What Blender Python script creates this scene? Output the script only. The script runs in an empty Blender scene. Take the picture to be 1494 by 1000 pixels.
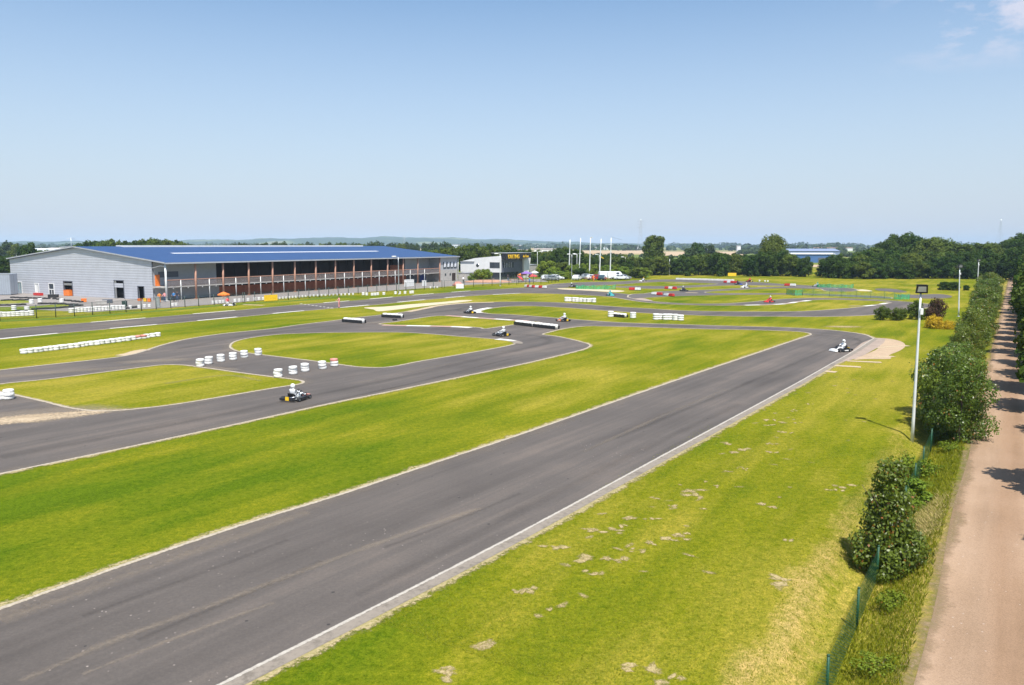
SUN_E = 4.5; SKY_S = .101; SKY_AIR = 1.0; SKY_DUST = .9; HAZE_D = .00013; EXPO = .6
import bpy, bmesh, math, random
import numpy as np
from mathutils import Vector, Matrix
from mathutils.geometry import tessellate_polygon
R = math.radians
rng = random.Random(7)
scene = bpy.context.scene
COL = scene.collection

# ---------------------------------------------------------------- camera and surveying helper
H = 9.5; F = 1139.0; HOR = 358.0; CX = 747.0; CY = 500.0
TH = math.atan((CY - HOR) / F)
def G(px, py, z=0.0):
    """ground position seen in direction (px,py) at height z"""
    dy = F * math.cos(TH) + (CY - py) * math.sin(TH)
    dz = -F * math.sin(TH) + (CY - py) * math.cos(TH)
    t = (z - H) / dz
    return Vector(((px - CX) * t, dy * t, z))
def DEP(py):            # horizontal distance of ground row py
    return G(CX, py).y
def at(px, Y):          # ground point at forward distance Y in direction px
    return Vector(((px - CX) / F * (Y * math.cos(TH) + H * math.sin(TH)), Y, 0))
def ZT(py, Y):          # height reached by image row py at distance Y
    dy = F * math.cos(TH) + (CY - py) * math.sin(TH)
    dz = -F * math.sin(TH) + (CY - py) * math.cos(TH)
    return H + dz * Y / dy
U = Vector((0.54, 0.8417, 0)); V = Vector((0.8417, -0.54, 0))
def UW(u, w, z=0): p = U * u + V * w; p.z = z; return p

# ---------------------------------------------------------------- materials
MATS = {}
def new_mat(name):
    m = bpy.data.materials.new(name); m.use_nodes = True
    nt = m.node_tree; nt.nodes.clear()
    out = nt.nodes.new('ShaderNodeOutputMaterial')
    MATS[name] = m
    return m, nt, out
def N(nt, t, **kw):
    n = nt.nodes.new(t)
    for k, v in kw.items():
        if k.startswith('i_'):
            key = k[2:]
            n.inputs[int(key) if key.isdigit() else key.replace('_', ' ')].default_value = v
        else: setattr(n, k, v)
    return n
def L(nt, a, b): nt.links.new(a, b)
def rgb(c): return (c[0], c[1], c[2], 1)
def noise(nt, scale, detail=4, rough=.6, vec=None):
    n = N(nt, 'ShaderNodeTexNoise'); n.inputs['Scale'].default_value = scale
    n.inputs['Detail'].default_value = detail; n.inputs['Roughness'].default_value = rough
    if vec is not None: L(nt, vec, n.inputs['Vector'])
    return n.outputs['Fac']
def ramp(nt, fac, stops):
    r = N(nt, 'ShaderNodeValToRGB'); e = r.color_ramp.elements
    e[0].position = stops[0][0]; e[0].color = rgb(stops[0][1])
    e[1].position = stops[-1][0]; e[1].color = rgb(stops[-1][1])
    for p, c in stops[1:-1]:
        x = e.new(p); x.color = rgb(c)
    L(nt, fac, r.inputs['Fac']); return r.outputs['Color']
def mixc(nt, fac, a, b, mode='MIX'):
    m = N(nt, 'ShaderNodeMix', data_type='RGBA', blend_type=mode)
    for s, v in ((0, fac), (6, a), (7, b)):
        if isinstance(v, (int, float)): m.inputs[s].default_value = v
        elif isinstance(v, tuple): m.inputs[s].default_value = rgb(v)
        else: L(nt, v, m.inputs[s])
    return m.outputs[2]
def math_(nt, op, a, b=0.0, c=None, clamp=False):
    m = N(nt, 'ShaderNodeMath', operation=op); m.use_clamp = clamp
    for i, v in enumerate((a, b) if c is None else (a, b, c)):
        if isinstance(v, (int, float)): m.inputs[i].default_value = v
        else: L(nt, v, m.inputs[i])
    return m.outputs[0]
def mapr(nt, v, a, b, c=0.0, d=1.0):
    m = N(nt, 'ShaderNodeMapRange'); L(nt, v, m.inputs[0])
    for i, x in enumerate((a, b, c, d)): m.inputs[i + 1].default_value = x
    return m.outputs[0]
def pos(nt): return N(nt, 'ShaderNodeNewGeometry').outputs['Position']
def objc(nt): return N(nt, 'ShaderNodeTexCoord').outputs['Object']
def vmul(nt, v, s, rotz=0):
    m = N(nt, 'ShaderNodeMapping'); m.vector_type = 'TEXTURE' if False else 'POINT'
    r = N(nt, 'ShaderNodeVectorRotate'); r.rotation_type = 'Z_AXIS'; r.inputs['Angle'].default_value = rotz
    L(nt, v, r.inputs['Vector']); L(nt, r.outputs[0], m.inputs['Vector']); m.inputs['Scale'].default_value = s
    return m.outputs[0]
def bsdf(nt, out, color, rough=.6, metal=0.0, bump=None, bstr=.3, bdist=.02, spec=.5):
    b = N(nt, 'ShaderNodeBsdfPrincipled')
    if isinstance(color, tuple): b.inputs['Base Color'].default_value = rgb(color)
    else: L(nt, color, b.inputs['Base Color'])
    if isinstance(rough, (int, float)): b.inputs['Roughness'].default_value = rough
    else: L(nt, rough, b.inputs['Roughness'])
    b.inputs['Metallic'].default_value = metal
    b.inputs['Specular IOR Level'].default_value = spec
    if bump is not None:
        n = N(nt, 'ShaderNodeBump'); n.inputs['Strength'].default_value = bstr; n.inputs['Distance'].default_value = bdist
        L(nt, bump, n.inputs['Height']); L(nt, n.outputs[0], b.inputs['Normal'])
    if out is not None: L(nt, b.outputs[0], out.inputs['Surface'])
    return b
def simple(name, c, rough=.55, metal=0.0, var=.12, scale=3.0, spec=.5):
    """painted / plastic / metal surface with slight wear and dust"""
    m, nt, out = new_mat(name)
    n = noise(nt, scale, 5, .65, objc(nt))
    d = tuple(x * (1 - var * 1.6) for x in c); l = tuple(min(1, x * (1 + var) + .01 * var) for x in c)
    col = ramp(nt, n, [(.3, d), (.5, c), (.72, l)])
    bsdf(nt, out, col, rough, metal, n, .08, .01, spec)
    return m

# grass lawn -------------------------------------------------------------
def lawn(name, fresh, mid, dry, k=1.0, shift=0.0):
    m, nt, out = new_mat(name); P = pos(nt)
    big = noise(nt, .05, 3, .55, P)
    med = noise(nt, .45, 5, .6, vmul(nt, P, (1, .35, 1), R(-33)))
    fine = noise(nt, 3.0, 6, .75, P)
    blade = noise(nt, 26.0, 4, .8, vmul(nt, P, (1, .55, 1), R(20)))
    s = math_(nt, 'ADD', math_(nt, 'MULTIPLY', big, .9), math_(nt, 'MULTIPLY', med, .7))
    s = math_(nt, 'ADD', s, math_(nt, 'MULTIPLY', fine, .55))
    s = math_(nt, 'ADD', s, -.575 + shift)
    c = ramp(nt, s, [(.30, fresh), (.5, mid), (.68, dry)])
    dark = ramp(nt, blade, [(.32, (.50, .55, .45)), (.5, (1, 1, 1)), (.70, (1.35, 1.3, 1.3))])
    c = mixc(nt, k, c, dark, 'MULTIPLY')
    fl = ramp(nt, fine, [(.35, (.78, .82, .75)), (.5, (1, 1, 1)), (.68, (1.22, 1.17, 1.2))])
    c = mixc(nt, .9, c, fl, 'MULTIPLY')
    # mowing bands
    w = N(nt, 'ShaderNodeTexWave', wave_type='BANDS', bands_direction='X'); w.inputs['Scale'].default_value = .35
    w.inputs['Distortion'].default_value = 1.2; w.inputs['Detail Scale'].default_value = .3
    L(nt, vmul(nt, P, (1, 1, 1), R(33)), w.inputs['Vector'])
    c = mixc(nt, .25, c, ramp(nt, w.outputs['Fac'], [(.2, (.86, .9, .85)), (.8, (1.08, 1.05, 1.05))]), 'MULTIPLY')
    h = math_(nt, 'ADD', math_(nt, 'MULTIPLY', blade, .5), fine)
    bsdf(nt, out, c, .9, 0, h, .55, .035, .15)
    return m
def rough_ground(name):
    """the unmown verge, bank and the wide country: zones come from the vertex layer 'zone'"""
    m, nt, out = new_mat(name); P = pos(nt)
    z = N(nt, 'ShaderNodeAttribute', attribute_name='zone').outputs['Color']
    sp = N(nt, 'ShaderNodeSeparateColor'); L(nt, z, sp.inputs[0])
    big = noise(nt, .05, 3, .55, P); med = noise(nt, .45, 5, .62, vmul(nt, P, (1, .2, 1), R(33))); fine = noise(nt, 3.5, 6, .75, P)
    blade = noise(nt, 26.0, 4, .8, P)
    s = math_(nt, 'ADD', math_(nt, 'MULTIPLY', big, .9), math_(nt, 'ADD', math_(nt, 'MULTIPLY', med, .7), math_(nt, 'MULTIPLY', fine, .3)))
    s = math_(nt, 'ADD', s, -.45)
    sy = N(nt, 'ShaderNodeSeparateXYZ'); L(nt, P, sy.inputs[0]); dpw = N(nt, 'ShaderNodeVectorMath', operation='DOT_PRODUCT'); L(nt, P, dpw.inputs[0]); dpw.inputs[1].default_value = tuple(V)
    dry_ = mapr(nt, sy.outputs[1], 16, 52, -.11, .035); s = math_(nt, 'ADD', s, math_(nt, 'MULTIPLY', dry_, mapr(nt, dpw.outputs['Value'], -12, -18))); s = math_(nt, 'ADD', s, mapr(nt, dpw.outputs['Value'], -18, -12, 0, .035))
    s_l = math_(nt, 'ADD', s, math_(nt, 'MULTIPLY', math_(nt, 'SUBTRACT', noise(nt, .018, 2, .5, P), .5), .5)); lawn_c = ramp(nt, s_l, [(.30, (.080, .127, .004)), (.5, (.162, .175, .008)), (.70, (.270, .235, .028))])
    verge = ramp(nt, s, [(.33, (.10, .145, .010)), (.5, (.20, .20, .018)), (.66, (.34, .27, .06))])
    straw = ramp(nt, s, [(.30, (.18, .15, .02)), (.5, (.32, .225, .075)), (.70, (.43, .31, .14))])
    c = mixc(nt, math_(nt, 'MULTIPLY', sp.outputs[0], 1.0), lawn_c, verge)
    ms = math_(nt, 'ADD', sp.outputs[1], math_(nt, 'MULTIPLY', math_(nt, 'SUBTRACT', fine, .5), 1.2), clamp=True)
    c = mixc(nt, math_(nt, 'MULTIPLY', ms, math_(nt, 'GREATER_THAN', sp.outputs[1], .02)), c, straw)
    # far country: farmland patchwork
    v = N(nt, 'ShaderNodeTexVoronoi', feature='F1'); v.inputs['Scale'].default_value = .0035
    L(nt, vmul(nt, P, (1, .45, 1), R(25)), v.inputs['Vector'])
    vs = N(nt, 'ShaderNodeSeparateColor'); L(nt, v.outputs['Color'], vs.inputs[0])
    farm = ramp(nt, vs.outputs[0], [(.0, (.10, .14, .03)), (.35, (.14, .18, .04)), (.5, (.34, .27, .13)), (.75, (.42, .33, .19)), (1.0, (.12, .15, .04))])
    c = mixc(nt, sp.outputs[2], c, farm)
    dark = ramp(nt, blade, [(.32, (.42, .48, .35)), (.5, (1, 1, 1)), (.70, (1.5, 1.42, 1.5))])
    c = mixc(nt, .95, c, dark, 'MULTIPLY')
    bl2 = noise(nt, 9.0, 4, .8, P); c = mixc(nt, .9, c, ramp(nt, bl2, [(.33, (.58, .66, .52)), (.5, (1, 1, 1)), (.68, (1.38, 1.28, 1.4))]), 'MULTIPLY')
    mow = noise(nt, .9, 3, .6, vmul(nt, P, (1, .05, 1), R(33))); c = mixc(nt, .8, c, ramp(nt, mow, [(.35, (.86, .9, .84)), (.5, (1, 1, 1)), (.65, (1.12, 1.08, 1.1))]), 'MULTIPLY')
    fl = ramp(nt, fine, [(.35, (.78, .84, .76)), (.5, (1, 1, 1)), (.68, (1.2, 1.14, 1.18))])
    c = mixc(nt, .9, c, fl, 'MULTIPLY')
    h = math_(nt, 'ADD', math_(nt, 'MULTIPLY', blade, .5), fine)
    bsdf(nt, out, c, .95, 0, h, .6, .05, .03)
    return m
M_GROUND = rough_ground('ground_grass')

def asphalt(name, ang, base=(.112, .096, .083)):
    m, nt, out = new_mat(name); P = pos(nt)
    big = noise(nt, .09, 4, .6, P)
    st = noise(nt, .6, 4, .6, vmul(nt, P, (.9, .045, 1), ang))
    st2 = noise(nt, 2.0, 3, .6, vmul(nt, P, (1.3, .05, 1), ang))
    sp = noise(nt, 38, 4, .85, P)
    sp2 = noise(nt, 9, 4, .75, P)
    s = math_(nt, 'ADD', math_(nt, 'MULTIPLY', big, .5), math_(nt, 'ADD', math_(nt, 'MULTIPLY', st, .55), math_(nt, 'MULTIPLY', st2, .25)))
    a = tuple(x * .68 for x in base); b = tuple(x * 1.42 * k for x, k in zip(base, (1.05, 1, .95)))
    c = ramp(nt, s, [(.48, a), (.66, base), (.82, b)])
    c = mixc(nt, 1.0, c, ramp(nt, sp, [(.3, (.72, .72, .73)), (.55, (1, 1, 1)), (.72, (1.35, 1.33, 1.3))]), 'MULTIPLY')
    c = mixc(nt, .8, c, ramp(nt, sp2, [(.32, (.86, .86, .87)), (.7, (1.14, 1.13, 1.12))]), 'MULTIPLY')
    # loose pale chippings and dark rubber crumbs
    v = N(nt, 'ShaderNodeTexVoronoi'); v.inputs['Scale'].default_value = 3.2; L(nt, P, v.inputs['Vector'])
    v2 = N(nt, 'ShaderNodeTexVoronoi'); v2.inputs['Scale'].default_value = 1.1; L(nt, P, v2.inputs['Vector'])
    gr = mapr(nt, noise(nt, .16, 3, .6, P), .50, .62)
    chip = math_(nt, 'MULTIPLY', math_(nt, 'LESS_THAN', v.outputs['Distance'], .085), gr)
    c = mixc(nt, math_(nt, 'MULTIPLY', chip, .7), c, (.42, .36, .31))
    crumb = math_(nt, 'MULTIPLY', math_(nt, 'LESS_THAN', v2.outputs['Distance'], .055), .75)
    c = mixc(nt, crumb, c, (.02, .02, .02))
    bsdf(nt, out, c, mapr(nt, sp, .3, .7, .72, .92), 0, sp, .35, .012, .35)
    return m
M_ASPH = asphalt('track_asphalt', R(35.3))
M_ASPHF = asphalt('far_asphalt', R(75), (.120, .106, .094))

def edge_mat(name, c, th=.5, nscale=2.5, c2=None, amp=1.3, fine=14, soft=1., op=1.):
    """thin material whose outline frays: attribute 'fade' 1 in the middle, 0 at the rim"""
    m, nt, out = new_mat(name); P = pos(nt)
    f = N(nt, 'ShaderNodeAttribute', attribute_name='fade').outputs['Fac']
    n = noise(nt, nscale, 5, .7, P); n2 = noise(nt, fine, 4, .8, P)
    s = math_(nt, 'ADD', f, math_(nt, 'MULTIPLY', math_(nt, 'SUBTRACT', n, .5), amp))
    s = math_(nt, 'ADD', s, math_(nt, 'MULTIPLY', math_(nt, 'SUBTRACT', n2, .5), .8))
    a = mapr(nt, s, th - .12 * soft, th + .18 * soft, 0, op)
    c2 = c2 or tuple(x * .7 for x in c)
    col = ramp(nt, n2, [(.33, c2), (.6, c), (.75, tuple(min(1, x * 1.15) for x in c))])
    b = bsdf(nt, None, col, .9, 0, n2, .3, .02, .2)
    t = N(nt, 'ShaderNodeBsdfTransparent'); x = N(nt, 'ShaderNodeMixShader')
    L(nt, a, x.inputs[0]); L(nt, t.outputs[0], x.inputs[1]); L(nt, b.outputs[0], x.inputs[2]); L(nt, x.outputs[0], out.inputs['Surface'])
    return m
M_SOIL = edge_mat('bare_soil', (.44, .34, .18), .60, 3.2, (.28, .23, .07), 1.3, 14, 2.0, 1.)
M_SAND = edge_mat('run_off_sand', (.50, .39, .26), .30, .6, (.40, .31, .20), .5, 6)
M_DUST = edge_mat('track_dust', (.36, .29, .215), .62, .35, (.24, .20, .16), .9, 9, 3.2, .55)
M_FRAY = edge_mat('dry_edge', (.40, .32, .17), .62, 1.3, (.22, .21, .06), 1.4, 9)
M_WEED = edge_mat('fresh_grass', (.11, .165, .008), .55, 1.0, (.075, .12, .006), 1.5, 12)

def paint_line(name, c, wear=.45):
    m, nt, out = new_mat(name); P = pos(nt)
    n = noise(nt, 5, 5, .75, P); n2 = noise(nt, .8, 3, .6, P)
    s = math_(nt, 'ADD', math_(nt, 'MULTIPLY', n, .6), math_(nt, 'MULTIPLY', n2, .4))
    bsdf(nt, out, ramp(nt, s, [(.36, tuple(x * wear for x in c)), (.5, c), (.7, tuple(min(.85, x * 1.12) for x in c))]), .85, 0, n, .2, .01, .2)
    return m
M_LINE = edge_mat('concrete_edge', (.44, .385, .30), .45, 1.6, (.30, .25, .18), 1.0, 9)
M_DULL = edge_mat('worn_white_line', (.45, .415, .355), .40, 1.8, (.34, .305, .26), .9, 9)
M_SKID = edge_mat('rubber_marks', (.03, .028, .027), .62, .35, (.04, .038, .036), .9, 5, 3.4, .27)
M_WHITE = paint_line('white_paint', (.68, .66, .60), .6)
M_KERB = paint_line('kerb_concrete', (.25, .215, .175), .6)
M_PINK = paint_line('kerb_faded_red', (.45, .29, .235), .7)
M_SLAB = paint_line('run_off_concrete', (.35, .275, .22), .7)
def road_mat():
    m, nt, out = new_mat('lane_gravel'); P = pos(nt)
    st = noise(nt, .7, 4, .6, vmul(nt, P, (1, .05, 1), R(32.7))); big = noise(nt, .2, 4, .6, P)
    dp = N(nt, 'ShaderNodeVectorMath', operation='DOT_PRODUCT'); L(nt, P, dp.inputs[0]); dp.inputs[1].default_value = tuple(V); wc = math_(nt, 'ADD', dp.outputs['Value'], math_(nt, 'MULTIPLY', math_(nt, 'SUBTRACT', big, .5), .9))
    rut = ramp(nt, mapr(nt, wc, -1.6, 2.2), [(0, (.86, .84, .8)), (.16, (1.13, 1.15, 1.16)), (.34, (1.08, 1.1, 1.12)), (.46, (.92, .88, .84)), (.6, (.9, .86, .82)), (.74, (1.1, 1.1, 1.1)), (1, (.86, .86, .8))])
    sp = noise(nt, 30, 5, .85, P); v = N(nt, 'ShaderNodeTexVoronoi'); v.inputs['Scale'].default_value = 3; L(nt, P, v.inputs['Vector'])
    s = math_(nt, 'ADD', math_(nt, 'MULTIPLY', st, .6), math_(nt, 'MULTIPLY', big, .4))
    c = ramp(nt, s, [(.36, (.245, .160, .098)), (.5, (.325, .218, .140)), (.66, (.38, .265, .18))])
    c = mixc(nt, .9, c, rut, 'MULTIPLY')
    c = mixc(nt, 1., c, ramp(nt, sp, [(.3, (.62, .61, .6)), (.5, (1, 1, 1)), (.7, (1.25, 1.25, 1.25))]), 'MULTIPLY')
    c = mixc(nt, math_(nt, 'MULTIPLY', math_(nt, 'LESS_THAN', v.outputs['Distance'], .07), .6), c, (.5, .42, .36))
    bsdf(nt, out, c, .92, 0, sp, .4, .015, .2)
    return m
M_ROAD = road_mat()

def leaf_mat(name, c, c2, trans=.25, rough=.55, sp_=.12):
    m, nt, out = new_mat(name)
    a = N(nt, 'ShaderNodeAttribute', attribute_name='tint').outputs['Color']
    sp = N(nt, 'ShaderNodeSeparateColor'); L(nt, a, sp.inputs[0])
    oi = N(nt, 'ShaderNodeObjectInfo').outputs['Random']
    base = mixc(nt, sp.outputs[0], c, c2)
    base = mixc(nt, math_(nt, 'MULTIPLY', oi, .45), base, tuple(x * k for x, k in zip(c2, (1.25, .95, .7))))
    base = mixc(nt, sp.outputs[1], base, (.30, .10, .02))
    b = bsdf(nt, None, base, rough, 0, None, spec=sp_)
    t = N(nt, 'ShaderNodeBsdfTranslucent'); L(nt, mixc(nt, .35, base, (.2, .3, .02)), t.inputs['Color'])
    x = N(nt, 'ShaderNodeMixShader', i_0=trans); L(nt, b.outputs[0], x.inputs[1]); L(nt, t.outputs[0], x.inputs[2]); L(nt, x.outputs[0], out.inputs['Surface'])
    return m
LEAF = dict(
    dark=leaf_mat('dark_leaves', (.010, .034, .005), (.060, .115, .014)),
    mid=leaf_mat('mid_leaves', (.022, .056, .008), (.12, .17, .026)),
    lite=leaf_mat('light_leaves', (.07, .14, .012), (.20, .28, .03)),
    hedge=leaf_mat('hedge_leaves', (.018, .055, .006), (.16, .235, .03), .3, .38, .4),
    plum=leaf_mat('plum_leaves', (.045, .025, .018), (.085, .045, .03)),
    gold=leaf_mat('gold_leaves', (.40, .28, .015), (.60, .43, .03)),
    far=leaf_mat('distant_leaves', (.022, .048, .016), (.045, .075, .024), .1))
M_BARK = simple('bark', (.12, .09, .065), .9, 0, .3, 6)
M_BLADE = leaf_mat('grass_blades', (.12, .21, .008), (.32, .34, .03), .45)
M_STRAW = leaf_mat('straw_blades', (.68, .54, .26), (.50, .44, .15), .45)

M = dict(
    white=simple('white_plastic', (.74, .74, .72), .45, 0, .08), tyre_white=simple('white_painted_rubber', (.72, .71, .68), .6, 0, .14, 7),
    tyre_black=simple('black_rubber', (.022, .022, .023), .75), black=simple('black_plastic', (.018, .018, .02), .4),
    red=simple('red_plastic', (.55, .035, .03), .45), tyre_red=simple('faded_red_rubber', (.60, .25, .20), .6), orange=simple('orange_plastic', (.80, .20, .03), .5),
    yellow=simple('yellow_plastic', (.80, .50, .02), .45), blue=simple('blue_plastic', (.03, .06, .30), .4), cyan=simple('cyan_plastic', (.10, .45, .50), .4),
    green=simple('green_plastic', (.03, .30, .13), .5), steel=simple('galvanised_steel', (.50, .52, .52), .42, .7, .12), pole=simple('white_pole_paint', (.72, .74, .73), .4, .1, .08),
    alu=simple('bare_aluminium', (.55, .55, .56), .35, .9), suit=simple('white_overalls', (.74, .74, .74), .85, 0, .05), glove=simple('dark_gloves', (.04, .03, .03), .7),
    skin=simple('skin', (.55, .33, .24), .6, 0, .05), hair=simple('dark_hair', (.03, .02, .015), .7), jeans=simple('blue_jeans', (.06, .09, .18), .9),
    pinkcloth=simple('pink_cloth', (.70, .30, .30), .9), bluecloth=simple('blue_cloth', (.05, .20, .45), .9), darkcloth=simple('dark_cloth', (.03, .03, .04), .9),
    orangecloth=simple('orange_cloth', (.80, .25, .04), .8), redcloth=simple('red_cloth', (.65, .07, .08), .8), purplecloth=simple('purple_cloth', (.22, .12, .38), .8),
    visor=simple('dark_visor', (.01, .01, .012), .12, 0, .05), glass=simple('window_glass', (.045, .055, .065), .12, 0, .2, 1.0, .8),
    paleglass=simple('pale_glass', (.22, .30, .36), .15, 0, .2, 1.0, .8), greypaint=simple('grey_cladding', (.42, .43, .45), .5, .1, .05, 1.5), darkgrey=simple('dark_grey_cladding', (.10, .11, .135), .5, 0, .08, 1.),
    concrete=simple('concrete', (.42, .40, .37), .9, 0, .15, 2), dark=simple('dark_interior', (.012, .012, .013), .9), brown=simple('brown_wood_with_shade', (.035, .02, .015), .8),
    terracotta=simple('terracotta_boards', (.42, .14, .07), .8, 0, .15, 1.2), timber=simple('red_brown_timber', (.42, .23, .16), .7, 0, .15, 2), whitewall=simple('white_render', (.70, .70, .68), .8, 0, .05, 1),
    greenpost=simple('dark_green_paint', (.012, .075, .035), .5), darkpost=simple('dark_post_paint', (.02, .045, .035), .5), curtain=simple('white_blind', (.68, .70, .74), .8), rust=simple('soil_heap', (.45, .25, .16), .95),
    hall_blue=simple('blue_hall_cladding', (.06, .14, .32), .5), hall_white=simple('white_hall_cladding', (.68, .70, .72), .5), carwhite=simple('white_car_paint', (.70, .72, .74), .25), carsilver=simple('silver_car_paint', (.35, .37, .40), .25, .4),
    cardark=simple('dark_car_paint', (.03, .06, .08), .25), carred=simple('red_car_paint', (.40, .03, .03), .25), turq=simple('turquoise_plastic', (.05, .35, .36), .4))
def cladding(name, c, step, axis='Z', rough=.45, metal=.25, depth=.03):
    m, nt, out = new_mat(name); P = objc(nt)
    w = N(nt, 'ShaderNodeTexWave', wave_type='BANDS', bands_direction=axis, wave_profile='SIN'); w.inputs['Scale'].default_value = math.pi / 10 / step * 1.0
    L(nt, P, w.inputs['Vector'])
    n = noise(nt, .5, 4, .6, P); n2 = noise(nt, 3, 4, .7, P)
    col = ramp(nt, math_(nt, 'ADD', math_(nt, 'MULTIPLY', n, .6), math_(nt, 'MULTIPLY', n2, .4)), [(.35, tuple(x * .86 for x in c)), (.6, c), (.75, tuple(min(1, x * 1.08) for x in c))])
    col = mixc(nt, .5, col, ramp(nt, w.outputs['Fac'], [(.03, (.72, .72, .74)), (.25, (1, 1, 1))]), 'MULTIPLY')
    bsdf(nt, out, col, rough, metal, w.outputs['Fac'], .5, depth)
    return m
M['gable'] = cladding('horizontal_grey_cladding', (.56, .575, .62), .45)
M['roof'] = cladding('blue_roof_sheet', (.030, .078, .205), .9, 'X', .5, .1)
M['container'] = cladding('ribbed_container_steel', (.38, .42, .47), .4, 'X')
def net_mat(name, c, a):
    m, nt, out = new_mat(name); P = objc(nt)
    b = bsdf(nt, None, c, .7); t = N(nt, 'ShaderNodeBsdfTransparent'); x = N(nt, 'ShaderNodeMixShader')
    L(nt, mapr(nt, noise(nt, 1.3, 4, .7, P), .3, .7, a * .6, min(1, a * 1.4)), x.inputs[0]); L(nt, t.outputs[0], x.inputs[1]); L(nt, b.outputs[0], x.inputs[2]); L(nt, x.outputs[0], out.inputs['Surface'])
    return m
M['net'] = net_mat('green_debris_netting', (.015, .34, .15), .62)
M['thin_net'] = net_mat('thin_green_netting', (.03, .28, .13), .26)
M['mesh'] = net_mat('wire_mesh', (.03, .07, .05), .13)
def chain_mat():
    m, nt, out = new_mat('green_chain_link'); P = objc(nt)
    ws = []
    for a in (45, -45):
        r = N(nt, 'ShaderNodeVectorRotate'); r.rotation_type = 'Y_AXIS'; r.inputs['Angle'].default_value = R(a); L(nt, P, r.inputs['Vector'])
        w = N(nt, 'ShaderNodeTexWave', bands_direction='X'); w.inputs['Scale'].default_value = math.pi / 10 / .055; L(nt, r.outputs[0], w.inputs['Vector'])
        ws.append(math_(nt, 'GREATER_THAN', w.outputs['Fac'], .90))
    a = math_(nt, 'MAXIMUM', ws[0], ws[1])
    b = bsdf(nt, None, (.01, .10, .05), .5); t = N(nt, 'ShaderNodeBsdfTransparent'); x = N(nt, 'ShaderNodeMixShader')
    L(nt, a, x.inputs[0]); L(nt, t.outputs[0], x.inputs[1]); L(nt, b.outputs[0], x.inputs[2]); L(nt, x.outputs[0], out.inputs['Surface'])
    return m
M['chain'] = chain_mat()

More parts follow.
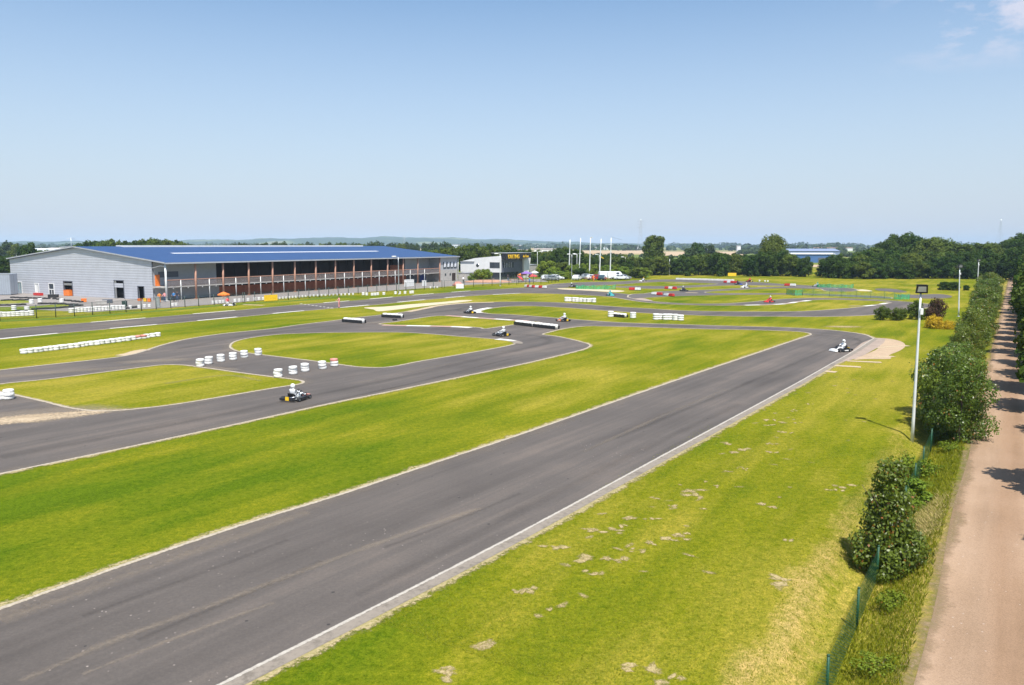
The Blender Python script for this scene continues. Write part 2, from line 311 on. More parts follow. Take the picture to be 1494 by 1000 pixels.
# ---------------------------------------------------------------- mesh builder
class MB:
    def __init__(s): s.v = []; s.f = []; s.m = []; s.mats = []; s.sm = []
    def mi(s, mat):
        if mat not in s.mats: s.mats.append(mat)
        return s.mats.index(mat)
    def add(s, vs, fs, mat=None, smooth=False):
        o = len(s.v); s.v += [tuple(v) for v in vs]; k = s.mi(mat) if mat else 0
        for f in fs: s.f.append([o + i for i in f]); s.m.append(k); s.sm.append(smooth)
        return s
    def box(s, x0, x1, y0, y1, z0, z1, mat=None, bev=0.0):
        if bev:
            b = bev
            vs = []
            for z, i in ((z0, b), (z0 + b, 0), (z1 - b, 0), (z1, b)):
                vs += [(x0 + i, y0 + b, z), (x0 + b, y0 + i, z), (x1 - b, y0 + i, z), (x1 - i, y0 + b, z), (x1 - i, y1 - b, z), (x1 - b, y1 - i, z), (x0 + b, y1 - i, z), (x0 + i, y1 - b, z)]
            fs = [list(range(7, -1, -1)), list(range(24, 32))]
            for r in range(3):
                for i in range(8): fs.append((r * 8 + i, r * 8 + (i + 1) % 8, r * 8 + 8 + (i + 1) % 8, r * 8 + 8 + i))
            return s.add(vs, fs, mat)
        vs = [(x, y, z) for z in (z0, z1) for y in (y0, y1) for x in (x0, x1)]
        return s.add(vs, [(0, 2, 3, 1), (4, 5, 7, 6), (0, 1, 5, 4), (2, 6, 7, 3), (0, 4, 6, 2), (1, 3, 7, 5)], mat)
    def tube(s, pts, rad, n=8, mat=None, caps=True):
        pts = [Vector(p) for p in pts]; rad = rad if isinstance(rad, (list, tuple)) else [rad] * len(pts)
        vs = []; fs = []
        prev = None
        for i, p in enumerate(pts):
            d = (pts[min(i + 1, len(pts) - 1)] - pts[max(i - 1, 0)])
            if d.length < 1e-9: d = Vector((0, 0, 1))
            d.normalize()
            a = prev if prev is not None else (Vector((1, 0, 0)) if abs(d.x) < .8 else Vector((0, 1, 0)))
            a = (a - d * a.dot(d)).normalized(); b = d.cross(a); prev = a
            for k in range(n):
                t = 2 * math.pi * k / n; vs.append(p + (a * math.cos(t) + b * math.sin(t)) * rad[i])
        for i in range(len(pts) - 1):
            for k in range(n): fs.append((i * n + k, i * n + (k + 1) % n, (i + 1) * n + (k + 1) % n, (i + 1) * n + k))
        if caps: fs.append(tuple(range(n - 1, -1, -1))); fs.append(tuple(range((len(pts) - 1) * n, len(pts) * n)))
        return s.add(vs, fs, mat, True)
    def lathe(s, prof, n=16, c=(0, 0, 0), axis='z', mat=None, closed=False):
        vs = []; fs = []; c = Vector(c)
        for r, h in prof:
            for k in range(n):
                t = 2 * math.pi * k / n
                a, b = r * math.cos(t), r * math.sin(t)
                vs.append(c + (Vector((a, b, h)) if axis == 'z' else Vector((a, h, b)) if axis == 'y' else Vector((h, a, b))))
        m = len(prof)
        for i in range(m if closed else m - 1):
            j = (i + 1) % m
            for k in range(n):
                q = (i * n + k, i * n + (k + 1) % n, j * n + (k + 1) % n, j * n + k)
                fs.append(q if axis != 'y' else q[::-1])
        if not closed:
            fs.append(tuple(range(n - 1, -1, -1))); fs.append(tuple(range((m - 1) * n, m * n)))
        return s.add(vs, fs, mat, True)
    def prism(s, poly, y0, y1, mat=None):      # polygon in x,z extruded along y
        n = len(poly); vs = [(x, y0, z) for x, z in poly] + [(x, y1, z) for x, z in poly]
        fs = [tuple(range(n)), tuple(range(2 * n - 1, n - 1, -1))] + [(i + n, (i + 1) % n + n, (i + 1) % n, i) for i in range(n)]
        return s.add(vs, fs, mat)
    def mesh(s, name, mat=None):
        me = bpy.data.meshes.new(name); me.from_pydata(s.v, [], s.f)
        if s.mats and s.mats[0] is not None:
            for m in s.mats: me.materials.append(m)
            me.polygons.foreach_set('material_index', s.m)
        elif mat: me.materials.append(mat)
        me.polygons.foreach_set('use_smooth', s.sm); me.update()
        return me
    def build(s, name, mat=None, parent=None):
        return link(name, s.mesh(name, mat), parent)
def link(name, me, parent=None, loc=None, rz=None):
    o = bpy.data.objects.new(name, me); COL.objects.link(o)
    if parent: o.parent = parent
    if loc is not None: o.location = loc
    if rz is not None: o.rotation_euler.z = rz
    return o
def tag(o, label=None, cat=None, group=None, kind=None):
    if label: o['label'] = label
    if cat: o['category'] = cat
    if group: o['group'] = group
    if kind: o['kind'] = kind
    return o
def thing(name, label, cat, loc=(0, 0, 0), rz=0, group=None):
    o = bpy.data.objects.new(name, None); COL.objects.link(o); o.location = loc; o.rotation_euler.z = rz; o.empty_display_size = .3
    return tag(o, label, cat, group)
def copy_tree(o, parent=None):
    c = o.copy(); COL.objects.link(c)
    if parent is not None: c.parent = parent
    for ch in list(o.children): copy_tree(ch, c)
    return c
def recolor(root, names, mat):
    for ch in root.children:
        if ch.name.split('.')[0] in names:
            sl = ch.material_slots[0]; sl.link = 'OBJECT'; sl.material = mat
        recolor(ch, names, mat)
class Proto:
    """first use hands out the built thing itself, later uses copies"""
    def __init__(s, root): s.root = root; s.n = 0
    def get(s, label, loc, rz=0, group=None, scale=None, cat=None):
        o = s.root if s.n == 0 else copy_tree(s.root)
        s.n += 1; o.location = loc; o.rotation_euler.z = rz; o['label'] = label
        if group: o['group'] = group
        if scale: o.scale = (scale,) * 3 if isinstance(scale, (int, float)) else scale
        return o
ONES = 'zero first second third fourth fifth sixth seventh eighth ninth tenth eleventh twelfth thirteenth fourteenth fifteenth sixteenth seventeenth eighteenth nineteenth'.split()
def ordw(n):
    if n < 20: return ONES[n]
    t = {2: ('twentieth', 'twenty'), 3: ('thirtieth', 'thirty'), 4: ('fortieth', 'forty'), 5: ('fiftieth', 'fifty'), 6: ('sixtieth', 'sixty'), 7: ('seventieth', 'seventy'), 8: ('eightieth', 'eighty')}[n // 10]
    return t[0] if n % 10 == 0 else t[1] + '-' + ONES[n % 10]
def place(i, n):
    return 'leftmost' if i == 0 else 'rightmost' if i == n - 1 else ordw(i + 1) + ' from left'

# ---------------------------------------------------------------- ground
def smooth(t): t = max(0, min(1, t)); return t * t * (3 - 2 * t)
def terr(u, w):
    z = 0.0
    if -5.2 < w < -1.2:
        if w < -3.2: z = -.5 * smooth((w + 4.5) / 1.3)
        elif w < -2.7: z = -.5
        else: z = -.5 + .5 * smooth((w + 2.7) / 1.2)
        z += .05 * math.sin(u * 1.3) * math.sin(w * 2.1 + u * .4) * min(1, -z * 4)
        z *= smooth((320 - u) / 60)
    return z
us = [-7000, -3000, -1000, -300, -100] + [x * .8 - 30 for x in range(0, 150)] + [90 + 3 * k for k in range(0, 40)] + [220, 240, 260, 280, 300, 320, 350, 400, 500, 700, 1000, 1500, 2200, 3200, 4500, 6500, 9000]
ws = [-9000, -6500, -4500, -3000, -2000, -1300, -900, -600, -400, -250, -150, -100, -60, -40, -25, -15, -10, -8, -7, -6.3, -5.8] + [-5.4 + .2 * k for k in range(0, 24)] + [0, 1, 2, 3, 4, 6, 8, 12, 20, 40, 80, 160, 320, 640, 1300, 2600, 5000, 9000]
vs = []; fs = []; zone = []
for u in us:
    for w in ws:
        p = UW(u, w, terr(u, w)); vs.append(tuple(p))
        j = .25 * math.sin(u * .9) + .2 * math.sin(u * 2.3)
        vg = smooth((w + 4.9 + j) / .5) if w < 0 else 1.0
        d = math.hypot(p.x, p.y)
        st = 0.0
        if -5.1 < w < -3.0: st = max(st, .42 * (1 - abs(w + 4.25 + j * .6) / .6) * smooth((45 - u) / 10))
        if -2.1 < w < -1.0: st = max(st, .4 * (1 - abs(w + 1.45) / .5))
        if u < 20 and -4.6 < w < -3.4: st = max(st, .22)
        far = smooth((d - 330) / 120)
        zone.append((vg * (1 - far), max(0, st), far))
nw = len(ws)
for i in range(len(us) - 1):
    for j in range(nw - 1): fs.append((i * nw + j, i * nw + j + 1, (i + 1) * nw + j + 1, (i + 1) * nw + j))
me = bpy.data.meshes.new('ground'); me.from_pydata(vs, [], [f[::-1] for f in fs]); me.materials.append(M_GROUND)
ca = me.color_attributes.new('zone', 'FLOAT_COLOR', 'POINT')
ca.data.foreach_set('color', [c for z in zone for c in (*z, 1)])
me.polygons.foreach_set('use_smooth', [True] * len(fs)); me.update()
if me.polygons[0].normal.z < 0: me.flip_normals()
tag(link('ground', me), kind='structure', label='sunlit green lawns of the circuit with unmown verge and farmland beyond')

# ---------------------------------------------------------------- polylines & sheets
def crom(pts, closed, sub=5):
    out = []; n = len(pts)
    for i in range(n if closed else n - 1):
        p1, p2 = pts[i], pts[(i + 1) % n]
        p0 = pts[i - 1] if (closed or i > 0) else p1 * 2 - p2
        p3 = pts[(i + 2) % n] if (closed or i + 2 < n) else p2 * 2 - p1
        t = [0]
        for a, b in ((p0, p1), (p1, p2), (p2, p3)): t.append(t[-1] + max(1e-4, (b - a).length ** .5))
        for k in range(sub):
            x = t[1] + (t[2] - t[1]) * k / sub
            A1 = p0 * ((t[1] - x) / (t[1] - t[0])) + p1 * ((x - t[0]) / (t[1] - t[0]))
            A2 = p1 * ((t[2] - x) / (t[2] - t[1])) + p2 * ((x - t[1]) / (t[2] - t[1]))
            A3 = p2 * ((t[3] - x) / (t[3] - t[2])) + p3 * ((x - t[2]) / (t[3] - t[2]))
            B1 = A1 * ((t[2] - x) / (t[2] - t[0])) + A2 * ((x - t[0]) / (t[2] - t[0]))
            B2 = A2 * ((t[3] - x) / (t[3] - t[1])) + A3 * ((x - t[1]) / (t[3] - t[1]))
            out.append(B1 * ((t[2] - x) / (t[2] - t[1])) + B2 * ((x - t[1]) / (t[2] - t[1])))
    if not closed: out.append(pts[-1].copy())
    return out
def gl(pl, z=0): return [G(x, y) for x, y in pl]
def sheet(name, loops, z, mat, label=None, fade=False):
    flat = [p for l in loops for p in l]
    tri = tessellate_polygon([[Vector((p.x, p.y, 0)) for p in l] for l in loops])
    me = bpy.data.meshes.new(name); fs = []
    for t in tri:
        a, b, c = (flat[i] for i in t)
        cr = (b.x - a.x) * (c.y - a.y) - (b.y - a.y) * (c.x - a.x)
        if abs(cr) < 1e-7: continue
        fs.append(t if cr > 0 else t[::-1])
    me.from_pydata([(p.x, p.y, z) for p in flat], [], fs); me.materials.append(mat); me.update()
    o = link(name, me); return tag(o, label, kind='structure')
def ribbon_data(pts, a, b, closed=False):
    n = len(pts); L_ = []; R_ = []
    for i in range(n):
        p, q = pts[i - 1 if (closed or i) else 0], pts[(i + 1) % n if (closed or i < n - 1) else i]
        d = (q - p); d.z = 0
        if d.length < 1e-6: d = Vector((1, 0, 0))
        d.normalize(); nr = Vector((-d.y, d.x, 0))
        L_.append(pts[i] + nr * a); R_.append(pts[i] + nr * b)
    return L_, R_
class Sheets:
    """many strips of one ground mark in one structural sheet"""
    def __init__(s): s.v = []; s.f = []; s.a = []
    def strip(s, pts, a, b, z, closed=False, fa=1., fb=1., mid=None):
        rows = [(a, fa), (b, fb)] if mid is None else [(a, fa), ((a + b) / 2, mid), (b, fb)]
        cols = []
        for off, fd in rows:
            r, _ = ribbon_data(pts, off, off, closed); cols.append((r, fd))
        o = len(s.v); n = len(pts); k = len(cols)
        for i in range(n):
            for r, fd in cols: s.v.append((r[i].x, r[i].y, z)); s.a.append(fd)
        for i in range(n if closed else n - 1):
            j = (i + 1) % n
            for c in range(k - 1):
                s.f.append((o + i * k + c, o + i * k + c + 1, o + j * k + c + 1, o + j * k + c))
    def blob(s, c, rx, ry, ang, z, seg=14, jit=.25, peak=1.):
        o = len(s.v); ring = []
        s.v.append((c.x, c.y, z)); s.a.append(peak)
        for q in (.5, 1.):
            for k in range(seg):
                t = 2 * math.pi * k / seg; r = q * (1 + rng.uniform(-jit, jit) * (q > .6))
                x, y = rx * r * math.cos(t), ry * r * math.sin(t)
                s.v.append((c.x + x * math.cos(ang) - y * math.sin(ang), c.y + x * math.sin(ang) + y * math.cos(ang), z)); s.a.append(peak * .75 if q < .6 else 0.)
        for k in range(seg):
            j = (k + 1) % seg
            s.f.append((o, o + 1 + k, o + 1 + j)); s.f.append((o + 1 + k, o + 1 + seg + k, o + 1 + seg + j, o + 1 + j))
    def build(s, name, mat, label):
        me = bpy.data.meshes.new(name); me.from_pydata(s.v, [], s.f); me.materials.append(mat)
        at_ = me.attributes.new('fade', 'FLOAT', 'POINT'); at_.data.foreach_set('value', s.a)
        me.update()
        bm = bmesh.new(); bm.from_mesh(me)
        for f in bm.faces:
            if f.normal.z < 0: f.normal_flip()
        bm.to_mesh(me); bm.free()
        return tag(link(name, me), label, kind='structure')

# outlines surveyed on the photo's ground --------------------------------
STR_R = [(-900, 1620), (-300, 1316), (0, 1165), (325, 1000), (500, 912), (750, 784), (971, 664), (1164.7, 559), (1212, 532), (1250, 510.6), (1275, 494.2)]
HP_OUT = [(1275, 494.2), (1259, 488), (1212, 482), (1175, 479.6), (1140, 478), (1085, 476.6), (991, 473.8), (916, 471.5), (880, 469.5), (840.8, 466.7), (780.6, 461.8), (736.4, 458.8), (716.3, 458.2), (703, 456.3), (699.5, 454.4), (708, 451.6), (722, 449.2), (740.4, 447.4), (768.5, 446.6), (820.7, 448.8), (881, 453.2), (916, 455.6), (991, 459.3), (1066, 461.6), (1140, 462.0), (1175, 462.4), (1240.5, 461.5), (1287, 458.5), (1325, 453.4), (1352, 449.5), (1364, 447), (1362, 445), (1334, 441.6), (1306, 439.4), (1268.7, 437), (1193.7, 435), (1165.6, 435.6), (1137.5, 437), (1096, 440.8), (1056.8, 443.2), (1025, 443.6), (998.7, 443.2), (953.7, 440.2), (930, 437.2), (921.8, 435.3)]
BACK_UP = [(921.8, 430.5), (905, 428.5), (860, 424.7), (814, 421.5), (796, 420.2), (765.8, 420), (747, 421), (693.5, 424.4), (640, 428.4), (590.6, 432.4), (523.7, 438.4), (473.5, 442.4), (437.5, 444.8), (387, 449.3), (337, 454), (270, 459.6), (250, 461.3), (200.8, 465.5), (134, 470.8), (67, 475.8), (0, 481.3), (-150, 493), (-420, 514), (-620, 560), (-800, 700), (-1300, 1200)]
G0 = [(-700, 846), (-300, 757), (0, 692), (170, 656.5), (342.7, 619.7), (420, 602.7), (500, 585.3), (530.6, 579.4), (611, 563.0), (686, 547.4), (760, 532), (820, 518), (848, 511), (858, 507.3), (861, 504.3), (857, 501.7), (849, 499.5), (831, 495), (811, 491), (797, 489.3), (791.6, 488.2), (803, 484.5), (820.7, 480.3), (854.9, 476.2), (901, 476.7), (940, 477.7), (1028, 480.3), (1100, 481.7), (1162, 484), (1178, 485.8), (1183.4, 488.1), (1178, 490.6), (1160, 496.5), (1100, 517), (972.6, 560), (750, 637.5), (620, 680.5), (500, 721), (383, 757), (308, 781.5), (176, 827), (0, 889), (-300, 996), (-900, 1215)]
I1 = [(335.7, 506), (338, 501.5), (344.4, 498), (365.3, 493.3), (390, 490), (414, 487.8), (455, 486.2), (500, 485.4), (583, 485.2), (630, 487.8), (667.4, 491), (700, 493.3), (723.6, 495.3), (742.4, 497.7), (750, 500.2), (751, 502), (742, 504.7), (667, 518.4), (611, 527.8), (573.7, 535.0), (555, 536.7), (526.8, 536), (495, 532.2), (464.5, 527.9), (414, 521.8), (370.5, 516.5), (348, 513), (339, 509.8)]
I0 = [(-30, 567), (0, 560.8), (67, 553.8), (142, 544.6), (200.8, 537), (240, 532.6), (266, 532.9), (292, 536), (344.4, 543.3), (396.6, 550), (430, 554), (440, 556), (442.7, 558.3), (436.7, 561), (414, 564.4), (361.8, 573), (309.6, 581.8), (250, 591.2), (200.8, 597), (167, 599.8), (140, 600), (107, 596.5), (67, 587), (25, 577.5), (0, 572)]
G3 = [(-230, 513), (0, 495.3), (50, 490.3), (100, 485.4), (150.6, 481), (184, 477.8), (241.8, 473), (292, 468.2), (337, 464), (380.6, 459.9), (420.8, 456), (470, 451.6), (517.5, 447.6), (555, 444.4), (601.8, 439.5), (648.7, 435.4), (680, 432.7), (720, 430), (760, 428.3), (800.6, 428.7), (840.8, 430.2), (887, 433.1), (897.5, 434.5), (935, 440.6), (972, 443.8), (1028.7, 445.8), (1085, 445.9), (1115, 445.5), (1137.5, 444), (1160, 440.7), (1185, 438.2), (1212, 437.4), (1268.7, 439), (1290, 440), (1299.6, 441.6), (1294, 443.3), (1268.7, 446.8), (1231, 450.6), (1175, 454.3), (1140, 455), (1100, 455), (1047, 454.7), (991, 453.3), (940, 450.2), (916, 449), (860, 445), (820.7, 442), (760.5, 440.6), (720, 441), (688, 441.8), (643, 445.3), (620.6, 449.6), (596, 454.5), (558.7, 459.4), (517.5, 464), (480, 469), (435, 474.5), (396.6, 480), (327, 487), (274.8, 494.8), (240, 503), (217.5, 510), (195, 517), (167, 522), (67, 532.9), (0, 540.4), (-100, 551), (-230, 565)]
I2 = [(553, 473.0), (575, 470), (596, 466.9), (635.6, 461.4), (648.7, 461.2), (680, 463.5), (752.4, 468.4), (775, 469.3), (787, 470.2), (770, 472), (752.4, 473.8), (729, 477.2), (706, 480.0), (701, 478.6), (680, 477.2), (639.3, 475.8), (600, 475), (570, 474.4)]
outer = crom(gl(STR_R), False, 3)[:-1] + crom(gl(HP_OUT), False, 4) + crom(gl(BACK_UP), False, 3)
holes = [crom(gl(h), True, 4) for h in (G0, I1, I0, G3, I2)]
sheet('race_track', [outer] + holes, .012, M_ASPH, 'grey asphalt of the winding kart track')

# far loops of the circuit, each a real sheet -----------------------------
FAR = [
    [(921.8, 429.5), (940, 428.6), (965, 425.4), (998.7, 424.4), (1019, 423.6), (1047, 422.7), (1075, 421), (1110, 419.6), (1140, 418.6), (1187, 418.2), (1208, 420), (1222, 421.6), (1200, 421.8), (1147, 420.8), (1110, 421.6), (1073, 423.6), (1040, 425.4), (1028, 426.8), (1040, 428), (1080, 428.3), (1140, 428.2), (1200, 429.5), (1290, 433), (1300, 436), (1240, 433.4), (1190, 431), (1140, 430), (1047, 430.9), (991, 432.3), (950, 434.2), (921.8, 435.6)],
    [(796, 420.5), (800, 415.8), (822.8, 413.6), (860, 411.9), (904, 411.2), (935, 409), (987, 408), (1047, 409.6), (1103, 412), (1140, 414.6), (1187, 417.4), (1245, 421.4), (1243, 425.5), (1211, 425.3), (1190, 420.6), (1140, 417.4), (1100, 416.6), (1060, 416.8), (1034, 418.2), (1000, 420.2), (965, 421.6), (935, 421.2), (898, 419.2), (898, 418), (935, 417.6), (970, 417.8), (1020, 416.4), (1047, 414.4), (1010, 412.6), (975, 411.2), (940, 412.6), (905, 415.2), (860, 417.2), (815, 420.6)],
    [(1281, 421.2), (1300, 421.6), (1318, 424.6), (1323, 426.6), (1312, 427.2), (1296, 425.6), (1280, 424)],
    [(1310, 431), (1345, 430.2), (1370, 429.4), (1388, 432), (1382, 435.2), (1355, 436), (1320, 434.6)]]
for i, f in enumerate(FAR):
    lp = crom(gl(f), True, 3); sheet('race_track', [lp], .016 + .001 * i, M_ASPHF, ['asphalt of the middle far hairpin of the kart track', 'asphalt of the farthest loops of the kart track', 'short far right bend of the kart track', 'asphalt loop behind the green netting far right'][i])

# edging lines
ln = Sheets(); wl = Sheets(); dl = Sheets(); sk_ = Sheets(); kb = Sheets(); pk = Sheets(); fr = Sheets(); du = Sheets(); so = Sheets(); sa = Sheets(); sl = Sheets(); gr = Sheets()
for h, q_ in zip(holes, (.12, .14, .14, .17, .18)): ln.strip(h, -q_, q_, .02, True, .25, .25, 1.1)
ln.strip(crom(gl(HP_OUT), False, 4), -.17, .17, .02, False, .25, .25, 1.1)
ln.strip(crom(gl(BACK_UP[:-4]), False, 3), -.16, .16, .02, False, .25, .25, 1.1)
sr = crom(gl(STR_R), False, 3)
dl.strip(sr, -.03, .10, .026, False, .35, .35, 1.1); kb.strip(sr, -.4, -.02, .022)
for f in FAR[:2]: ln.strip(crom(gl(f), True, 3), -.2, .2, .025, True, .25, .25, 1.1)
# frayed dry borders on the grass side
def area(l): return sum(l[i - 1].x * l[i].y - l[i].x * l[i - 1].y for i in range(len(l)))
for h, wd in zip(holes, (.7, .4, .5, .6, .5)):
    s = 1 if area(h) > 0 else -1
    fr.strip(h, .05 * s, wd * s, .016, True, .95, 0.)
    # sand and dust washed on to the asphalt
    du.strip(h, -.08 * s, -1.3 * s, .0175, True, .62, 0.)
fr.strip(sr, -.36, -1.0, .014, False, 1., 0.)
fr.strip(crom(gl(HP_OUT), False, 4), -.05, -.8, .014, False, .95, 0.)
# worn red and white kerbs
def seg_kerb(line, a, b, step, mats=(pk, wl), z=.028):
    pts = crom(gl(line), False, 8); acc = 0; cur = [pts[0]]; k = 0
    for p, q in zip(pts, pts[1:]):
        cur.append(q); acc += (q - p).length
        if acc > step:
            if mats[k % len(mats)]: mats[k % len(mats)].strip(cur, a, b, z)
            cur = [q]; acc = 0; k += 1
seg_kerb([(648.7, 461.0), (680, 463.3), (720, 466), (752.4, 468.1), (787, 470)], -.1, .75, 2.4)
seg_kerb([(560, 474.4), (600, 475.2), (639.3, 476), (680, 477.4), (704, 479.4)], -.9, .05, 2.6)
seg_kerb([(722, 495.6), (742.4, 497.9), (751, 501), (742, 504.7)], -.1, .8, 2, (wl, kb))
seg_kerb([(703, 456.6), (699, 454.4), (708, 451.4), (722, 449)], -.2, .9, 2, (wl, wl))
seg_kerb([(1085, 445.6), (1137.5, 443.8), (1160, 440.6), (1180, 438.4)], -.9, .1, 2.2, (wl, sl))
seg_kerb([(1240, 447.2), (1268.7, 446.5), (1294, 442.8), (1299.6, 441.4)], -.3, .6, 2.6, (kb, wl))
seg_kerb([(0, 495.3), (50, 490.3), (150.6, 481), (241.8, 473), (337, 464), (420.8, 456), (517.5, 447.6), (601.8, 439.5), (680, 432.7), (760, 428.3)], .0, .55, 5.5, (wl, None))
seg_kerb([(473.5, 442.3), (523.7, 438.3), (590.6, 432.3), (640, 428.3), (693.5, 424.3)], .0, .5, 5, (wl, None))
seg_kerb([(134, 470.7), (200.8, 465.4), (250, 461.2), (337, 453.9), (387, 449.2)], .0, .4, 7, (wl, None))
# hairpin run-off slab and sand
slab = [(1258, 500.5), (1276, 493.6), (1292, 494.5), (1290, 500), (1280, 508), (1262, 518), (1246, 524.5), (1225, 529.5), (1219, 531)]
sheet('run_off_slab', [gl(slab)], .019, M_SLAB, 'pinkish concrete run-off beside the near hairpin')
sheet('run_off_sand', [crom(gl([(1276, 493.5), (1296, 494.6), (1313, 498), (1321, 504.5), (1313, 512), (1297, 519), (1299, 524), (1262, 524.4), (1246, 525.5), (1262, 518), (1282, 508)]), True, 3)], .015, paint_line('dry_sand', (.44, .325, .215), .8), 'dry pink sand outside the near hairpin')
for (x0, y0, x1, y1, w_) in [(1236, 527, 1286, 529.2, .38), (1212, 533.5, 1256, 536, .45), (1196, 541, 1220, 543.5, .45), (1270, 508, 1324, 504.5, .5), (1270, 522, 1304, 520.3, .4)]:
    sa.strip([G(x0 + (x1 - x0) * k / 8, y0 + (y1 - y0) * k / 8) for k in range(9)], -w_, w_, .018, False, .1, .1, 1.2)
sheet('sand_bed', [crom(gl([(531, 449.2), (560, 447.8), (601, 444.2), (650, 440.6), (675, 438.2), (689, 438.4), (680, 440.5), (645, 444.2), (610, 448.2), (575, 452.5), (552, 454.6), (545, 452)]), True, 3)], .0185, paint_line('pale_sand', (.55, .46, .31), .85), 'pale sand bed between the back straight and the loop')
sheet('sand_bed', [crom(gl([(814, 421.0), (850, 421.7), (905, 424.0), (911, 425.3), (898, 426.6), (860, 424.4), (820, 422.6)]), True, 3)], .0185, MATS['pale_sand'], 'pale sand strip in front of the far green netting')
sheet('sand_bed', [crom(gl([(1249, 423.4), (1258, 422.6), (1270, 424), (1271, 425.4), (1256, 424.9)]), True, 3)], .0185, MATS['pale_sand'], 'small pale sand patch by the far right bend')
sheet('kerb', [crom(gl([(925, 436.4), (937, 435.4), (948, 438), (952, 439.8), (940, 439.2)]), True, 3)], .03, M_SLAB, 'worn pink kerb at the inner tip of the far hairpin')
for (x0, y0, x1, y1, w_) in [(970, 413.0, 1005, 414.4, .5), (985, 412.6, 1000, 413.4, .4), (1000, 427, 1018, 427.8, .6), (1105, 418.8, 1118, 419, .5), (1190, 424.5, 1210, 425.5, .3), (930, 411.2, 945, 411.8, .4), (355, 444.8, 385, 446, .5)]:
    sa.strip([G(x0 + (x1 - x0) * k / 6, y0 + (y1 - y0) * k / 6) for k in range(7)], -w_, w_, .03, False, .2, .2, 1.3)
# beige border on T5 outer side
sa.strip(crom(gl([(217, 510.5)] + [(205, 512.5), (190, 516.8), (178, 519.4)]), False, 4), -.9, .6, .018, False, .0, .0, 1.1)
sa.strip(crom(gl([(596, 455.2), (620.6, 450.3), (643, 446), (688, 442.2), (720, 441.4)]), False, 6), -.7, .9, .018, False, .1, .1, .9)
sa.blob(G(20, 613), 7.5, 1.9, R(30), .0179, 20, .25, .50); sa.blob(G(110, 603), 4.5, .7, R(24), .0181, 20, .25, .45); du.blob(G(40, 606), 6.5, 2.6, R(28), .0178, 20, .2, 1.15); du.blob(G(225, 527), 4, 1.4, R(20), .0178, 20, .2, 1.1); du.blob(G(320, 538), 3, .8, R(-20), .0178, 20, .2, 1.0)
du.blob(G(60, 545), 9, 1.2, R(30), .0178, 20, .2, .95); du.blob(G(560, 470), 5, 1.5, R(40), .0178, 20, .2, .9)
# bare scrapes in the near lawn
for x, y, s in [(983, 787, 1), (995, 780, .7), (946, 791, .6), (927, 803, .6), (858, 775, 1), (804, 799, .9), (843, 818, 1), (883, 815, .8), (906, 816, .8), (898, 771, .8), (925, 755, .9), (950, 757, .6), (982, 739, .6), (1004, 717, 1.2), (1010, 722, 1), (1044, 710, .5), (956, 728, .5), (1087, 685, .5), (1063, 689, .7), (1080, 683, .4), (1031, 703, .4), (1060, 647, .9), (1088, 656, 1), (1070, 660, .8), (1127, 660, .7), (1132, 648, .6), (1124, 613, .8), (1146, 617, .9), (1124, 620, .6), (1160, 600, .7), (1141, 631, .6), (1155, 632, .5), (1120, 648, .5), (1142, 850, 1.2), (1115, 735, .7), (1122, 740, .5), (806, 890, .8), (772, 863, .9), (712, 943, .9), (936, 972, 1), (968, 990, .8), (1028, 744, .4), (1230, 712, 1), (1213, 715, .7), (760, 864, .5), (1218, 563, .5), (1180, 590, .5), (870, 836, .6), (1150, 790, .5), (640, 985, .8)]:
    for q_ in range(4): so.blob(G(x, y) + Vector((rng.gauss(0, .22 * s), rng.gauss(0, .16 * s), 0)), rng.uniform(.2, .42) * s, rng.uniform(.12, .24) * s, rng.uniform(-1.5, 1.5), .010 + .0012 * q_, 12, .45, rng.uniform(.8, 1.1))
for k in range(60):
    u = rng.uniform(16, 75); w = rng.uniform(-12, -6); so.blob(UW(u, w), rng.uniform(.15, .4), rng.uniform(.08, .2), rng.uniform(-1, 1), .010, 10, .3, .75)
so.blob(G(1230, 477), 3.2, 1.6, 0, .011, 18, .3, .95)
# fresher green growth along the near track edge
p_edge = crom(gl([(430, 1000), (560, 925), (780, 803), (1000, 683), (1190, 578), (1215, 553)]), False, 6)
gr.strip(crom(gl([(-60, 471.5), (60, 466.5), (150, 460.5), (250, 452.5), (330, 445.5), (440, 438.5), (500, 432)]), False, 6), -1.4, 1.6, .02, False, .4, .4, 1.3)
